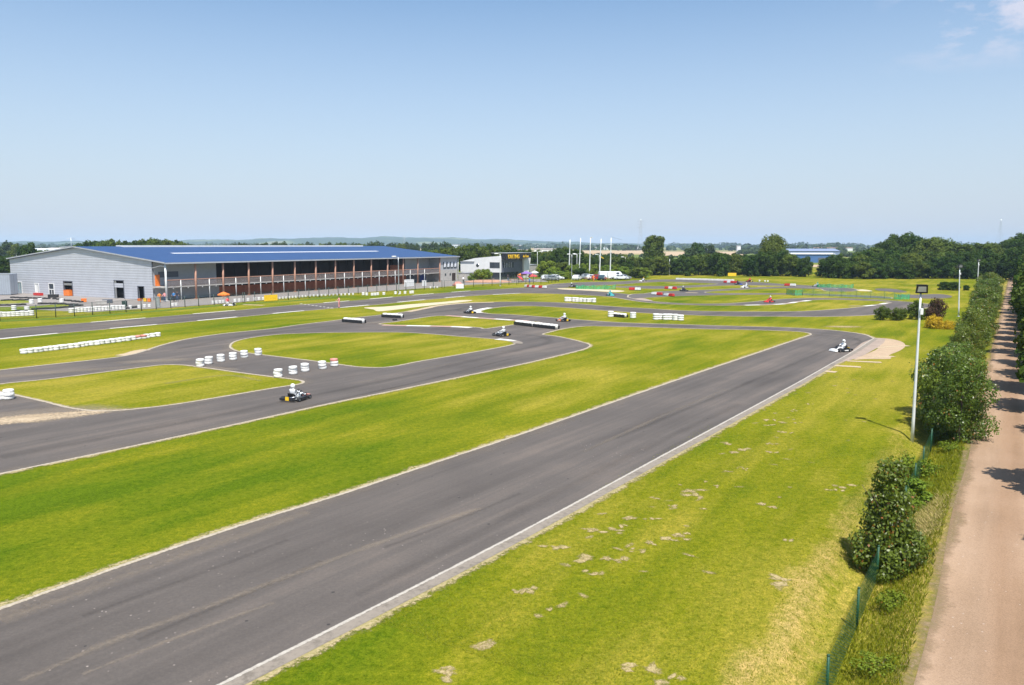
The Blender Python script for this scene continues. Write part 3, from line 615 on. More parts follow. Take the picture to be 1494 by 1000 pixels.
# dashed start line across the back straight
for k in range(9):
    a_, b_ = G(438 + 5.6 * k, 443.6 + .75 * k), G(441 + 5.6 * k, 444.0 + .75 * k); wl.strip([a_, b_], -.16, .16, .03)
ln.build('edge_line', M_LINE, 'cream concrete edging along the track and its grass islands')
wl.build('painted_kerb', M_WHITE, 'white painted kerb lines of the track')
kb.build('kerb', M_KERB, 'grey concrete kerb along the right of the main straight')
pk.build('red_kerb', M_PINK, 'faded red kerb blocks round the small grass island')
fr.build('dry_border', M_FRAY, 'dry frayed grass border beside the track edges')
for line_, w_, pk_ in [([(1262, 500), (1235, 493), (1190, 489), (1130, 484.5), (1050, 479), (960, 475), (880, 472.5)], .8, .75), ([(1240, 505), (1255, 499), (1235, 490.5), (1180, 484.5), (1090, 480)], .5, .7), ([(900, 640), (1050, 577), (1180, 522), (1225, 503)], .35, .72), ([(520, 870), (760, 745), (930, 660), (1080, 590)], .5, .66),
      ([(0, 668), (300, 610), (560, 556), (740, 515), (800, 500), (790, 492), (740, 487), (640, 481), (520, 477)], .9, .72), ([(420, 600), (600, 560), (745, 524)], .3, .75), ([(250, 512), (350, 492), (480, 476), (620, 458), (700, 447)], .9, .7), ([(760, 466), (700, 458), (668, 453), (690, 446)], .7, .78), ([(100, 480), (337, 459), (520, 443), (700, 427.5)], 1.0, .68),
      ([(200, 935), (330, 880), (470, 820)], .25, .78), ([(120, 900), (260, 850), (420, 788)], .22, .74), ([(560, 800), (640, 770), (760, 720)], .18, .8)]:
    sk_.strip(crom(gl(line_), False, 8), -w_, w_, .0162, False, 0, 0, pk_)
for line_, w_, pk_ in [([(30, 995), (160, 938), (300, 887), (430, 838), (560, 790), (700, 742)], .28, .78), ([(0, 905), (100, 872), (200, 835), (330, 790), (450, 748)], .55, .75), ([(120, 985), (260, 930), (400, 880)], .16, .7), ([(850, 660), (960, 610), (1060, 568)], .3, .6), ([(240, 560), (330, 548), (380, 556)], .5, .62), ([(520, 560), (660, 530), (745, 511)], .2, .7)]:
    du.strip(crom(gl(line_), False, 8), -w_, w_, .0174, False, 0, 0, pk_)
sk_.build('rubber_marks', M_SKID, 'dark rubber laid on the racing line')
dl.build('edge_line', M_DULL, 'worn white line along the right of the main straight')
du.build('track_dust', M_DUST, 'pale dust washed on to the asphalt')
so.build('bare_soil', M_SOIL, 'small bare soil scrapes in the near lawn')
sa.build('sand_streaks', M_SAND, 'streaks of sand carried off the track')
sl.build('pink_kerb', M_SLAB, 'pinkish kerb blocks')
gr.build('fresh_grass', M_WEED, 'fresher dark green growth along the track edge and fence')
# lane on the right
rp = [UW(u, 0) for u in range(-60, 900, 6)]
rd = Sheets(); rd.strip([UW(u, .4 + .06 * math.sin(u * .35)) for u in range(-60, 700, 2)], -1.9, 1.65, .02)
rd.build('road', M_ROAD, 'pinkish gravel lane beside the circuit')
ed = Sheets(); ed.strip([UW(u, -1.3 + .1 * math.sin(u * .9) + .07 * math.sin(u * 2.3)) for u in range(-60, 300, 1)], -.6, .45, .024, False, 0, 0, .8)
ed.build('lane_edge', edge_mat('lane_dirt', (.30, .21, .13), .62, 1.3, (.20, .17, .06), 1.2, 9, 2.4, .9), 'ragged dry edge of the gravel lane')
# paved yards
YARD = paint_line('yard_asphalt', (.26, .235, .215), .8)
sheet('yard', [gl([(-200, 452), (0, 449.5), (60, 452.5), (130, 456), (190, 452), (245, 449.5), (345, 442), (420, 434.5), (500, 428.8), (580, 423.5), (690, 415.5), (760, 412.5), (800, 411.2), (790, 407.5), (690, 408), (640, 405), (226, 430), (18, 424), (-200, 432)])], .010, YARD, 'pale asphalt yard in front of the long hall')
sheet('yard_grass', [crom(gl([(-60, 441), (20, 439), (48, 441.5), (35, 445.5), (-60, 446.5)]), True, 3)], .016, M_WEED, 'grass patch inside the small tyre track') if False else None
sheet('yard_grass', [crom(gl([(-80, 449), (40, 447.6), (85, 444.5), (103, 445.2), (98, 448), (60, 450), (0, 453.5), (-80, 455)]), True, 3)], .016, lawn('island_lawn', (.10, .15, .012), (.17, .2, .02), (.25, .24, .05)), 'grass strip inside the small tyre-lined track')
sheet('yard_grass', [crom(gl([(-80, 440), (20, 438.6), (50, 440), (35, 442.6), (-80, 445)]), True, 3)], .017, MATS['island_lawn'], 'upper grass strip inside the small tyre-lined track')
#==PART2==
# ---------------------------------------------------------------- long hall with blue roof
B0 = Vector((-59.1, 133.5, 0)); BA = R(60.5)
hall = thing('karting_hall', 'long grey hall with blue sheet roof, timber gallery posts and low gable end', 'building', B0, BA)
EZ = 6.35; RZ = 9.05; YR = 25.3; YE = 47.5; LE = 90.0
def roofz(y): return EZ + (RZ - EZ) * (y + .5) / (YR + .5) if y < YR else RZ - (RZ - 6.7) * (y - YR) / (YE - YR)
b = MB()      # gable wall with real openings
doors = [(43.8, 46.4, 0, 2.25, 'glazed'), (38.0, 39.2, 0, 2.1, 'white'), (32.9, 34.6, 0, 2.2, 'panes'), (26.9, 29.7, 0, 2.75, 'roll'), (11.5, 14.2, 0, 3.25, 'tall'), (5.9, 7.6, 0, 2.35, 'open')]
ys = sorted({3.5, YR, YE} | {d[0] for d in doors} | {d[1] for d in doors})
for y0, y1 in zip(ys, ys[1:]):
    dz = next((d[3] for d in doors if d[0] <= y0 and y1 <= d[1]), 0)
    for x in (0, .25):
        q = [(x, y0, dz), (x, y1, dz), (x, y1, roofz(y1)), (x, y0, roofz(y0))]
        b.add(q, [(0, 3, 2, 1) if x == 0 else (0, 1, 2, 3)])
    b.add([(0, y0, dz), (.25, y0, dz), (.25, y1, dz), (0, y1, dz)], [(0, 1, 2, 3)])
for d in doors:
    for y in d[:2]: b.add([(0, y, d[2]), (.25, y, d[2]), (.25, y, d[3]), (0, y, d[3])], [(0, 1, 2, 3)])
b.build('gable_wall', M['gable'], hall)
b = MB(); b.box(.3, LE, YE - .25, YE, 0, 6.6); b.box(LE - .25, LE, 6, YE - .25, 0, 6.2); b.box(.3, LE - .3, 9, 9.2, 0, 6.6); b.box(.3, 8, 9.3, YE - .3, .0, .02)
b.build('rear_wall', M['greypaint'], hall)
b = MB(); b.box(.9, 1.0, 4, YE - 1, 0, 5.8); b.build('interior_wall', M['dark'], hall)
# doors as parts
for y0, y1, z0, z1, k in doors:
    b = MB(); t = .07
    b.box(-.06, .12, y0 - .08, y0 + t, 0, z1 + t); b.box(-.06, .12, y1 - t, y1 + .08, 0, z1 + t); b.box(-.06, .12, y0 + t, y1 - t, z1 - t, z1 + t)
    if k == 'panes': b.box(-.02, .06, y0 + t, y1 - t, 1.0, 1.15, M['white'])
    if k == 'panes': b.box(-.02, .06, (y0 + y1) / 2 - .06, (y0 + y1) / 2 + .06, 0, 1.0, M['white'])
    fr_ = b.build('door_frame', M['white'] if k in ('panes', 'white', 'glazed') else M['darkgrey'], hall)
    if k == 'glazed':
        MB().box(.03, .08, y0 + t, y1 - t, 0, z1 - t).build('pane', M['paleglass'], fr_)
        c = MB(); [c.box(0, .10, y0 + (y1 - y0) * f - .05, y0 + (y1 - y0) * f + .05, 0, z1 - t) for f in (.36, .7)]; c.build('mullion', M['greypaint'], fr_)
    if k == 'white': MB().box(.02, .07, y0 + t + .3, y1 - t, 0, z1 - t).build('door_leaf', M['white'], fr_)
    if k == 'panes': MB().box(.02, .05, y0 + t, y1 - t, 0, z1 - t).build('pane', M['glass'], fr_)
    if k == 'roll': MB().box(-.04, .05, y0 + t, y1 - t, z1 - .75, z1 - .35).build('roller_shutter', M['alu'], fr_)
    if k == 'tall':
        MB().box(-.05, .02, y0 + t, y1 - t, z1 - 1.25, z1 - .5).build('shutter', M['gable'], fr_)
        MB().box(-.02, .06, y1 - .55, y1 - t, 0, z1 - t).build('door_leaf', M['alu'], fr_)
# roof
b = MB()
b.add([(-.4, -.55, EZ), (LE + .3, -.55, EZ), (LE + .3, YR, RZ), (-.4, YR, RZ), (-.4, YE + .4, 6.68), (LE + .3, YE + .4, 6.68),
       (-.4, -.55, EZ + .22), (LE + .3, -.55, EZ + .22), (LE + .3, YR, RZ + .22), (-.4, YR, RZ + .22), (-.4, YE + .4, 6.9), (LE + .3, YE + .4, 6.9)],
      [(0, 3, 2, 1), (3, 4, 5, 2), (6, 7, 8, 9), (9, 8, 11, 10), (0, 1, 7, 6), (4, 10, 11, 5), (0, 6, 9, 3), (3, 9, 10, 4), (1, 2, 8, 7), (2, 5, 11, 8)])
rf = b.build('roof', M['roof'], hall)
b = MB()
def sz(y): return roofz(y) + .22
b.add([(-.46, -.6, EZ + .02), (-.46, YR, RZ + .06), (-.46, YE + .4, 6.74), (-.46, YE + .4, 6.93), (-.46, YR, RZ + .26), (-.46, -.6, EZ + .26),
       (-.41, -.6, EZ + .02), (-.41, YR, RZ + .06), (-.41, YE + .4, 6.74), (-.41, YE + .4, 6.93), (-.41, YR, RZ + .26), (-.41, -.6, EZ + .26)],
      [(0, 5, 4, 1), (1, 4, 3, 2), (6, 7, 10, 11), (7, 8, 9, 10), (5, 11, 10, 4), (4, 10, 9, 3)])
b.build('verge_trim', M['greypaint'], rf)
MB().box(-.4, LE + .3, -.72, -.56, EZ - .05, EZ + .2).build('gutter', M['greypaint'], rf)
b = MB(); b.add([(11, 12.0, sz(12.0) + .05), (72, 12.0, sz(12.0) + .05), (72, 13.1, sz(13.1) + .05), (11, 13.1, sz(13.1) + .05)], [(0, 1, 2, 3)]); b.build('skylight', M['curtain'], rf)
b = MB(); b.box(9, 80, YR - 1.2, YR + 1.2, RZ - .1, RZ + .42); b.build('ridge_vent', M['whitewall'], rf)
MB().tube([(3, YR + 6, 8), (3, YR + 6, 11.0)], .05, 6).tube([(2.2, YR + 6, 10.7), (3.8, YR + 6, 10.7)], .03, 5).build('aerial', M['steel'], rf)
# gallery
MB().box(.3, 82, 0.2, 3.4, 2.2, 2.42).build('gallery_floor', M['concrete'], hall)
b = MB(); b.box(-.2, .35, .2, 3.4, 2.2, 2.42); b.build('balcony', M['concrete'], hall)
wl0 = MB().box(.3, 13.5, 3.5, 3.7, 2.45, 6.6).build('upper_wall', M['greypaint'], hall)
MB().box(1.2, 5.2, 3.42, 3.5, 3.9, 4.9).build('window', M['darkgrey'], wl0)
b = MB(); b.box(.3, 14, 3.5, 3.72, 0, 2.2); b.build('lower_wall', M['greypaint'], hall)
MB().box(13.5, 71.5, 7.2, 7.4, 2.43, 6.6).build('upper_boarding', M['brown'], hall)  # shade of the roofed gallery is painted into the near-black brown
b = MB(); b.box(14, 72, 3.6, 3.8, 0, 1.75); b.build('boarded_front', M['terracotta'], hall)
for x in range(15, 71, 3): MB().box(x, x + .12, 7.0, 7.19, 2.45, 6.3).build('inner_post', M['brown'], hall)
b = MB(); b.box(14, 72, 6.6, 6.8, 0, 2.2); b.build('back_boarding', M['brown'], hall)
wr = MB().box(71.5, 82, 3.5, 3.7, 2.45, 6.2).build('upper_wall', M['greypaint'], hall)
MB().box(66.5, 71.4, 4.2, 4.4, 2.45, 4.6).build('kiosk_front', M['terracotta'], hall)
MB().box(72, 78, 3.6, 3.8, 0, 2.2).build('lower_wall', M['darkgrey'], hall); MB().box(78, 80.5, 3.6, 3.8, 0, 2.2).build('blue_door', M['blue'], hall)
MB().box(80.6, 82, 3.6, 3.8, 0, 2.2).build('lower_wall', M['concrete'], hall)
for k in range(14):
    x = 6 * k if k < 13 else 76 + 5.6
    m = M['pole'] if k == 0 else M['timber'] if k % 4 != 3 else M['timber']
    b = MB(); top = EZ - .02
    b.tube([(x, 0, 0), (x + (0 if k == 0 else .05), -.12, top)], [.18, .18] if k else [.17, .17], 8)
    b.box(x - .22, x + .22, -.25, .25, 0, .12)
    b.build('post', m, hall)
for k in range(13):
    x = 6 * k + 3; MB().tube([(x, .05, 0), (x, .05, 3.5)], .085, 6).build('short_post', M['pole'], hall)
    for q in (1.5, 4.5):
        MB().lathe([(.01, 2.0), (.1, 2.05), (.13, 2.14), (.08, 2.2)], 8, (6 * k + q, .1, 0)).build('globe_lamp', M['white'], hall)
b = MB(); b.box(-.2, 82, -.02, .12, 3.48, 3.62); b.build('handrail', M['timber'], hall)
b = MB(); b.box(-.2, 82, .01, .06, 2.43, 3.47); b.build('rail_mesh', net_mat('rail_infill', (.30, .25, .23), .36), hall)
b = MB(); b.box(-.2, 82, -.03, .15, 2.26, 2.42); b.build('gallery_fascia', M['concrete'], hall)
MB().tube([(0, 3.3, 5.6), (0, 1.2, 6.0), (0, .1, 5.9)], .09, 6).build('end_brace', M['pole'], hall)
MB().box(.5, 1.3, 3.3, 3.49, 2.45, 4.4).build('orange_door', M['orange'], hall)
# block at the far end
en = MB().box(82, LE, -.05, 6, 0, 3.05).build('end_block', M['concrete'], hall)
MB().box(82.02, LE - .02, -.02, 5.95, 3.05, 6.34).build('end_cladding', M['greypaint'], hall)
for i in range(4):
    x = 83.3 + i * 1.65; w_ = MB().box(x, x + 1.35, -.10, -.03, 3.4, 5.1).build('window', M['glass'], hall)
    MB().add([(x + .1, -.13, 3.75), (x + 1.0, -.13, 3.75), (x + 1.25, -.13, 5.1), (x + .3, -.13, 5.1)], [(0, 1, 2, 3)]).build('blind', M['curtain'], w_)
for x in (84, 86.2): MB().box(x, x + .5, -.12, -.06, 1.5, 2.1).build('small_window', M['glass'], hall)
MB().box(87.3, 88.9, -.12, -.06, 0, 2.1).build('doorway', M['brown'], hall)
MB().tube([(LE + .1, -.2, 0), (LE + .1, -.2, 6.3)], .09, 6).build('downpipe', M['pole'], hall)

# ---------------------------------------------------------------- clubhouse with yellow sign
C0 = at(731, 216)
club = thing('clubhouse', 'white clubhouse with dark glazed front and yellow lettering on its roof edge', 'building', C0, BA)
b = MB(); b.add([(0, 0, 2.0), (0, 13.3, 2.0), (0, 13.3, 4.9), (0, 8.5, 5.9), (0, 0, 6.6), (10, 0, 2.0), (10, 13.3, 2.0), (10, 13.3, 4.9), (10, 8.5, 5.9), (10, 0, 6.6)],
                [(0, 4, 3, 2, 1), (5, 6, 7, 8, 9), (4, 9, 8, 3), (3, 8, 7, 2), (2, 7, 6, 1), (0, 5, 9, 4), (0, 1, 6, 5)]); b.build('upper_storey', M['whitewall'], club)
MB().box(.9, 10, 3.4, 13.2, 0, 1.98).build('lower_storey', M['whitewall'], club)
MB().box(.6, .85, .1, 3.3, 0, 1.98).build('recessed_glazing', M['glass'], club)
MB().box(-.05, .01, .3, 3.6, 3.2, 4.8).build('window_band', M['glass'], club)
MB().lathe([(.48, -.05), (.48, .02)], 16, (0, 7.6, 3.9), 'x').build('round_window', M['glass'], club)
MB().box(-.3, .3, 8.6, 13.2, 4.95, 5.02).build('canopy_edge', M['greypaint'], club)
MB().box(10.1, 13, .2, 9, 0, 5.6).box(0.2, 9.9, -.25, -.02, 2.0, 5.4).build('dark_front', M['darkgrey'], club)
MB().box(.6, 6.6, -.33, -.26, 3.3, 4.8).build('front_glazing', M['glass'], club)
for x in (1.3, 2.2, 3.2, 4.2, 5.2): MB().box(x, x + .10, -.38, -.34, 3.3, 4.8).build('mullion', M['pole'], club)
MB().box(.3, 9, .2, .4, 0, 2.0).build('ground_glazing', M['glass'], club)
b = MB(); b.add([(13.02, -.3, 0), (15.5, -.3, 0), (17, -.3, 6.9), (12.5, -.3, 5.6), (13.02, 5, 0), (15.5, 5, 0), (17, 5, 6.9), (12.5, 5, 5.6)],
      [(0, 1, 2, 3), (7, 6, 5, 4), (3, 2, 6, 7), (1, 5, 6, 2), (0, 3, 7, 4)]); b.build('leaning_wall', M['whitewall'], club)
sgn = MB().add([(-.2, -1.6, 5.4), (14.5, -1.6, 5.9), (14.5, -1.6, 7.3), (-.2, -1.6, 7.3), (-.2, -.4, 5.6), (14.5, -.4, 5.9), (14.5, -.4, 7.3), (-.2, -.4, 7.3)],
      [(0, 1, 2, 3), (7, 6, 5, 4), (0, 3, 7, 4), (1, 5, 6, 2), (2, 6, 7, 3), (0, 4, 5, 1)]).build('sign_fascia', M['black'], club)
def text(name, s, size, mat, parent, loc, rot, ext=.04):
    cu = bpy.data.curves.new(name, 'FONT'); cu.body = s; cu.size = size; cu.extrude = ext; cu.offset = .02 * size
    o = bpy.data.objects.new(name, cu); COL.objects.link(o); dg = bpy.context.evaluated_depsgraph_get()
    me = bpy.data.meshes.new_from_object(o.evaluated_get(dg)); bpy.data.objects.remove(o); me.materials.clear(); me.materials.append(mat)
    r = link(name, me, parent); r.location = loc; r.rotation_euler = rot; return r
text('yellow_lettering', 'KARTING', 1.5, M['yellow'], sgn, (1.0, -1.68, 5.85), (R(90), 0, 0))
text('small_lettering', 'de Caen', 1.0, M['yellow'], sgn, (9.6, -1.68, 6.05), (R(90), 0, 0))
MB().box(-.3, 14.6, -1.7, 3, 7.31, 7.42).build('roof_edge', M['greypaint'], club)
an = MB().box(18, 25, 2, 8, 0, 3.6).build('annexe', M['concrete'], club)
MB().box(17.9, 25.1, 1.9, 8.1, 3.6, 3.75).build('annexe_roof', M['greypaint'], an); MB().box(18.6, 20.4, 1.9, 2, 0, 2.2).build('annexe_door', M['dark'], an)
# small block between hall and clubhouse
p = at(680, 214); t = thing('yard_store', 'small grey concrete store between the hall and clubhouse', 'shed', p, BA)
MB().box(-2, 2, -1.3, 1.3, 0, 2.0).build('walls', M['concrete'], t); MB().box(-2.1, 2.1, -1.4, 1.4, 2.0, 2.12).build('roof', M['greypaint'], t)
# container on the left
p = G(16, 431); t = thing('container', 'grey ribbed container standing left of the hall', 'container', p, R(4))
MB().box(-9, 0, 0, 2.6, .12, 4.05).build('body', M['container'], t)
for y in (-.03, 2.6): MB().box(-9.04, .04, y, y + .04, 3.95, 4.12).build('top_rail', M['steel'], t)
MB().box(.0, .06, .08, 1.25, .2, 3.9).build('door', M['container'], t); MB().box(.0, .06, 1.35, 2.52, .2, 3.9).build('door', M['container'], t)
# distant halls
def far_hall(px, Y, w, d, h, wall, roof, label, rz=0, name='warehouse', stripe=None):
    p = at(px, Y); t = thing(name, label, 'building', p, rz)
    MB().box(-w / 2, w / 2, 0, d, 0, h).build('walls', wall, t)
    MB().prism([(0, 0), (0, 0)], 0, 0) if False else None
    b = MB(); b.add([(-w / 2 - .5, -.5, h), (w / 2 + .5, -.5, h), (w / 2 + .5, d / 2, h + d * .06), (-w / 2 - .5, d / 2, h + d * .06), (w / 2 + .5, d + .5, h), (-w / 2 - .5, d + .5, h)], [(0, 1, 2, 3), (3, 2, 4, 5), (0, 3, 5), (1, 4, 2)])
    b.build('roof', roof, t)
    for k in range(3): MB().box(-w / 2 + w * (.15 + .28 * k), -w / 2 + w * (.15 + .28 * k) + 4, -.15, -.02, 0, min(4, h * .6)).build('door', M['darkgrey'], t)
    return t
def grnd(py): return G(747, py).y
far_hall(1176, 430, 30, 12, 4.6, M['hall_blue'], M['hall_white'], 'wide blue factory hall beyond the gap in the far trees', R(-6))
far_hall(1184, 600, 42, 30, 5.0, simple('slate_blue_hall', (.20, .25, .38), .6), simple('slate_blue_roof', (.22, .27, .40), .6), 'slate blue factory hall behind the blue one', R(-4))
far_hall(10, 520, 55, 40, 5.0, M['hall_white'], M['hall_white'], 'long white hall far left behind the dark hedge', R(18))
far_hall(1078, 900, 4, 4, 9, M['hall_white'], M['greypaint'], 'slim white silo beyond the tall tree', 0, 'silo')
i_ = 0
for px, Y, w, h, lb in [(62, 1100, 22, 8, 'pale farm house left of the hall ridge, beyond the trees'), (85, 1000, 30, 9, 'cream house block rising above the gable roof, far away'), (93, 1150, 18, 11, 'white house beyond the gable roof ridge'), (528, 1500, 26, 13, 'white house on the far slope above the blue roof'), (795, 900, 24, 8, 'pink roofed farm behind the trees right of the clubhouse'), (750, 2600, 50, 16, 'tiny white house on the wooded slope above the clubhouse'), (668, 3000, 40, 18, 'tiny white farm on the wooded slope left of the clubhouse'),
                        (880, 1700, 40, 8, 'first pale village house beyond the flagpoles'), (895, 1650, 30, 8, 'second pale village house beyond the flagpoles'), (908, 1720, 44, 9, 'white village barn just right of the flagpoles horizon'), (922, 1680, 30, 8, 'cream village house left of the big round tree'), (1037, 1500, 20, 7, 'small white house in the fields before the tall tree'), (1216, 1300, 60, 8, 'white long shed on the far plain beyond the gap')]:
    far_hall(px, Y, w, 14, h * .62, M['whitewall'], simple('far_roof_%d' % i_, [(.30, .16, .12), (.42, .36, .33), (.2, .19, .2)][i_ % 3], .8), lb, rng.uniform(-.4, .4), 'farmhouse'); i_ += 1
# lattice masts
def mast(px, Y, h, w, label, arms=True):
    t = thing('pylon', label, 'pylon', at(px, Y))
    b = MB(); n = 9
    def q(z): return w * (1 - z / h) ** 1.3 + .5
    for sx in (-1, 1):
        for sy in (-1, 1): b.tube([(sx * q(z * h / n), sy * q(z * h / n), z * h / n) for z in range(n + 1)], .09, 4)
    for k in range(n):
        z0, z1 = k * h / n, (k + 1) * h / n
        for sy in (-1, 1): b.tube([(-q(z0), sy * q(z0), z0), (q(z1), sy * q(z1), z1)], .045, 4); b.tube([(q(z0), sy * q(z0), z0), (-q(z1), sy * q(z1), z1)], .07, 4)
    b.build('lattice', M['steel'], t)
    if arms:
        for z in (.74, .84, .93): MB().tube([(-6, 0, h * z), (0, 0, h * z + 1.6), (6, 0, h * z)], .1, 4).tube([(-6, 0, h * z), (6, 0, h * z)], .1, 4).build('cross_arm', M['steel'], t)
mast(934, 1300, 52, 4.5, 'faint lattice pylon left of the big round tree')
mast(1457, 1250, 50, 5, 'faint lattice mast above the trees at far right', False)
mast(590, 1900, 32, 4, 'faint lattice pylon on the horizon above the hall roof')

# ---------------------------------------------------------------- lamps, poles, flags
def lamp_post(p, h, r, label, name='street_lamp', heads=1, lean=(0, 0), mat=None, flood=False, fs=1., rz=0, group=None):
    t = thing(name, label, 'floodlight' if flood else 'street lamp', p, rz, group); mat = mat or M['pole']
    MB().tube([(lean[0] * k / 6, lean[1] * k / 6, h * k / 6) for k in range(7)], [r * (1 - .45 * k / 6) for k in range(7)], 10).build('pole', mat, t)
    MB().lathe([(r * 2.2, 0), (r * 2.2, .03), (r * 1.3, .05)], 10).build('base_plate', M['steel'], t)
    top = Vector((lean[0], lean[1], h))
    if flood:
        hd = MB(); s = fs
        hd.add([(top.x + x * s, top.y + y * s, top.z + z * s) for x, y, z in [(-.27, -.15, -.02), (.27, -.15, -.02), (.24, -.21, .36), (-.24, -.21, .36), (-.2, .13, .06), (.2, .13, .06), (.18, .08, .34), (-.18, .08, .34)]],
               [(0, 1, 2, 3), (7, 6, 5, 4), (0, 4, 5, 1), (3, 2, 6, 7), (0, 3, 7, 4), (1, 5, 6, 2)])
        fl = hd.build('floodlight', M['black'], t)
        MB().add([(top.x + x * s, top.y + y * s, top.z + z * s) for x, y, z in [(-.19, -.172, .05), (.19, -.172, .05), (.165, -.215, .30), (-.165, -.215, .30)]], [(0, 1, 2, 3)]).build('glass', M['steel'], fl)
        MB().add([(top.x + x * s, top.y + y * s, top.z + z * s) for x, y, z in [(-.27, -.22, .34), (.27, -.22, .34), (.22, -.02, .39), (-.22, -.02, .39)]], [(0, 1, 2, 3), (3, 2, 1, 0)]).build('visor', M['black'], fl)
        MB().tube([top - Vector((0, 0, .25)), top], .035 * s, 8).build('bracket', M['black'], t)
        MB().box(top.x * .86 - .0, top.x * .86 + .13, -.1, .1, h * .86, h * .9).build('junction_box', M['white'], t)
    else:
        for k in range(heads):
            sx = (1 if k else -1)
            MB().tube([top, top + Vector((sx * .35, 0, .12)), top + Vector((sx * .6, 0, .12))], .04, 6).build('arm', mat, t)
            MB().box(top.x + sx * .9 - .42, top.x + sx * .9 + .42, -.2, .2, h + .02, h + .24, None, .06).build('lamp_head', M['white'], t)
    return t
base = G(1330.5, 648, -.42)
lamp_post(base, 7.6, .085, 'tall white floodlight pole leaning beside the near hedge', 'floodlight_pole', flood=True, fs=1.05, lean=(-.03, .05), mat=M['pole'], rz=R(-14))
lamp_post(G(1398.5, 462), 6.5, .10, 'second floodlight pole, beyond the yellow bushes', 'floodlight_pole', flood=True, fs=1.2, lean=(-.3, 0))
lamp_post(G(1425.5, 425), 6.2, .12, 'short looking floodlight pole by the lane-side hedge far off', 'floodlight_pole', flood=True, fs=1.2, lean=(-.1, 0))
lamp_post(G(582, 429.5), 7.2, .12, 'grey street lamp in front of the hall gallery', heads=1, rz=R(30), mat=M['steel'])
lamp_post(G(729.7, 417.5), 7.4, .12, 'white street lamp in front of the clubhouse corner')
lamp_post(at(784, 250), 7.4, .12, 'twin headed lamp behind the clubhouse annexe', heads=2)
lamp_post(at(677, 260), 7.2, .12, 'slim lamp between the hall and the clubhouse')
lamp_post(G(834, 408), 6.9, .12, 'grey camera and loudspeaker post at the foot of the first flagpole', heads=2, mat=M['steel'])
lamp_post(G(841.5, 404), 6.8, .11, 'twin headed white lamp right of the first flagpole', heads=2)
lamp_post(G(874, 402.5), 6.5, .10, 'white lamp next to the fourth flagpole')
lamp_post(G(912, 403.5), 5.8, .16, 'thick pale post right of the parked vans', 'light_mast', mat=M['concrete'])
lamp_post(G(976.5, 401.5), 5.0, .13, 'bare white post in front of the dark tree belt', 'light_mast')
for i, (xb, xt, yb, yt) in enumerate([(830, 831.2, 399, 350), (844.5, 846.5, 399, 348), (859.8, 860.8, 399, 348), (874.5, 876.3, 400, 349), (890, 890.8, 400, 347.5)]):
    Y = 236; p = at(xb, Y); h = ZT(yt, Y) ; dx = at(xt, Y).x - p.x
    t = thing('flagpole', 'tall white flagpole, ' + ['leftmost of the five, beside the camera post', 'second of the five from the left', 'middle one of the five', 'fourth of the five, with a small yellow pennant', 'rightmost of the five, with a guy line'][i], 'flagpole', p, 0, 'five tall white flagpoles')
    MB().tube([(dx * k / 5, 0, h * k / 5) for k in range(6)], [.21 - .02 * k for k in range(6)], 8).build('pole', M['pole'], t)
    MB().lathe([(.02, h), (.12, h + .06), (.12, h + .14), (.02, h + .2)], 8, (dx, 0, 0)).build('finial', M['white'], t)
    if i == 3: MB().add([(dx, 0, 6.2), (dx + .9, 0, 5.7), (dx + .9, .1, 5.4), (dx, 0, 5.9)], [(0, 1, 2, 3)]).build('pennant', M['yellow'], t)
    if i == 2: MB().add([(dx, 0, 12.0), (dx + .8, 0, 11.8), (dx + .1, .1, 11.5)], [(0, 1, 2)]).build('pennant', M['white'], t)
    if i == 4: MB().tube([(dx, 0, 12), (dx + 3.4, 0, 11)], .02, 4).build('guy_line', M['dark'], t)

# ---------------------------------------------------------------- fences
def fence(name, pts, h, step, label, pm, netm, postr=.04, rail=None):
    t = thing(name, label, 'fence', (pts[0].x, pts[0].y, 0)); o = pts[0].copy(); o.z = 0
    seg = []; 
    for a, b_ in zip(pts, pts[1:]):
        n = max(1, round((b_ - a).length / step)); seg += [a.lerp(b_, k / n) for k in range(n)]
    seg.append(pts[-1]); pr = None
    for p in seg[:100]:
        if pr is None:
            MB_ = MB().tube([(0, 0, 0), (0, 0, h)], postr, 6).lathe([(postr * 1.2, h), (postr * .8, h + .03)], 6); pr = MB_.build('post', pm, t); q = pr
        else: q = pr.copy(); COL.objects.link(q)
        q.location = p - o
    b = MB()
    for a, c in zip(seg, seg[1:]):
        a = a - o; c = c - o
        b.add([(a.x, a.y, a.z + .06), (c.x, c.y, c.z + .06), (c.x, c.y, c.z + h - .04), (a.x, a.y, a.z + h - .04)], [(0, 1, 2, 3)])
    b.build('mesh_panel', netm, t)
    if rail:
        b = MB()
        for z in rail: b.tube([(p - o) + Vector((0, 0, z)) for p in seg], .015, 4)
        b.build('rail', pm, t)
    return t
fence('wire_fence', gl([(-120, 473), (0, 468.5), (53.5, 464.7), (109, 461.8), (160.6, 458), (228, 451.8), (290, 447), (354.7, 442)]), 1.75, 2.9, 'dark wire fence with slim posts along the yard, left stretch', M['darkpost'], M['mesh'], .06, (.15, 1.7))
fence('wire_fence', gl([(357, 441.9), (372, 440.8), (420.8, 438), (451, 435.4), (493.5, 431.6), (550, 427.3), (605.7, 423.6), (645, 421)]), 1.75, 2.9, 'dark wire fence along the hall front, beyond the marshal', M['darkpost'], M['mesh'], .06, (.15, 1.7))
fence('wire_fence', gl([(648, 420.9), (691, 418.4), (731, 416.3), (754, 415.4)]), 1.75, 2.9, 'dark wire fence in front of the clubhouse terrace', M['darkpost'], M['mesh'], .06, (.15, 1.7))
fence('wire_fence', gl([(756, 415.2), (800, 413.4), (815, 411.6)]), 2.4, 2.6, 'taller open fence by the clubhouse parasols', M['darkpost'], M['mesh'], .05, (1.2, 2.3))
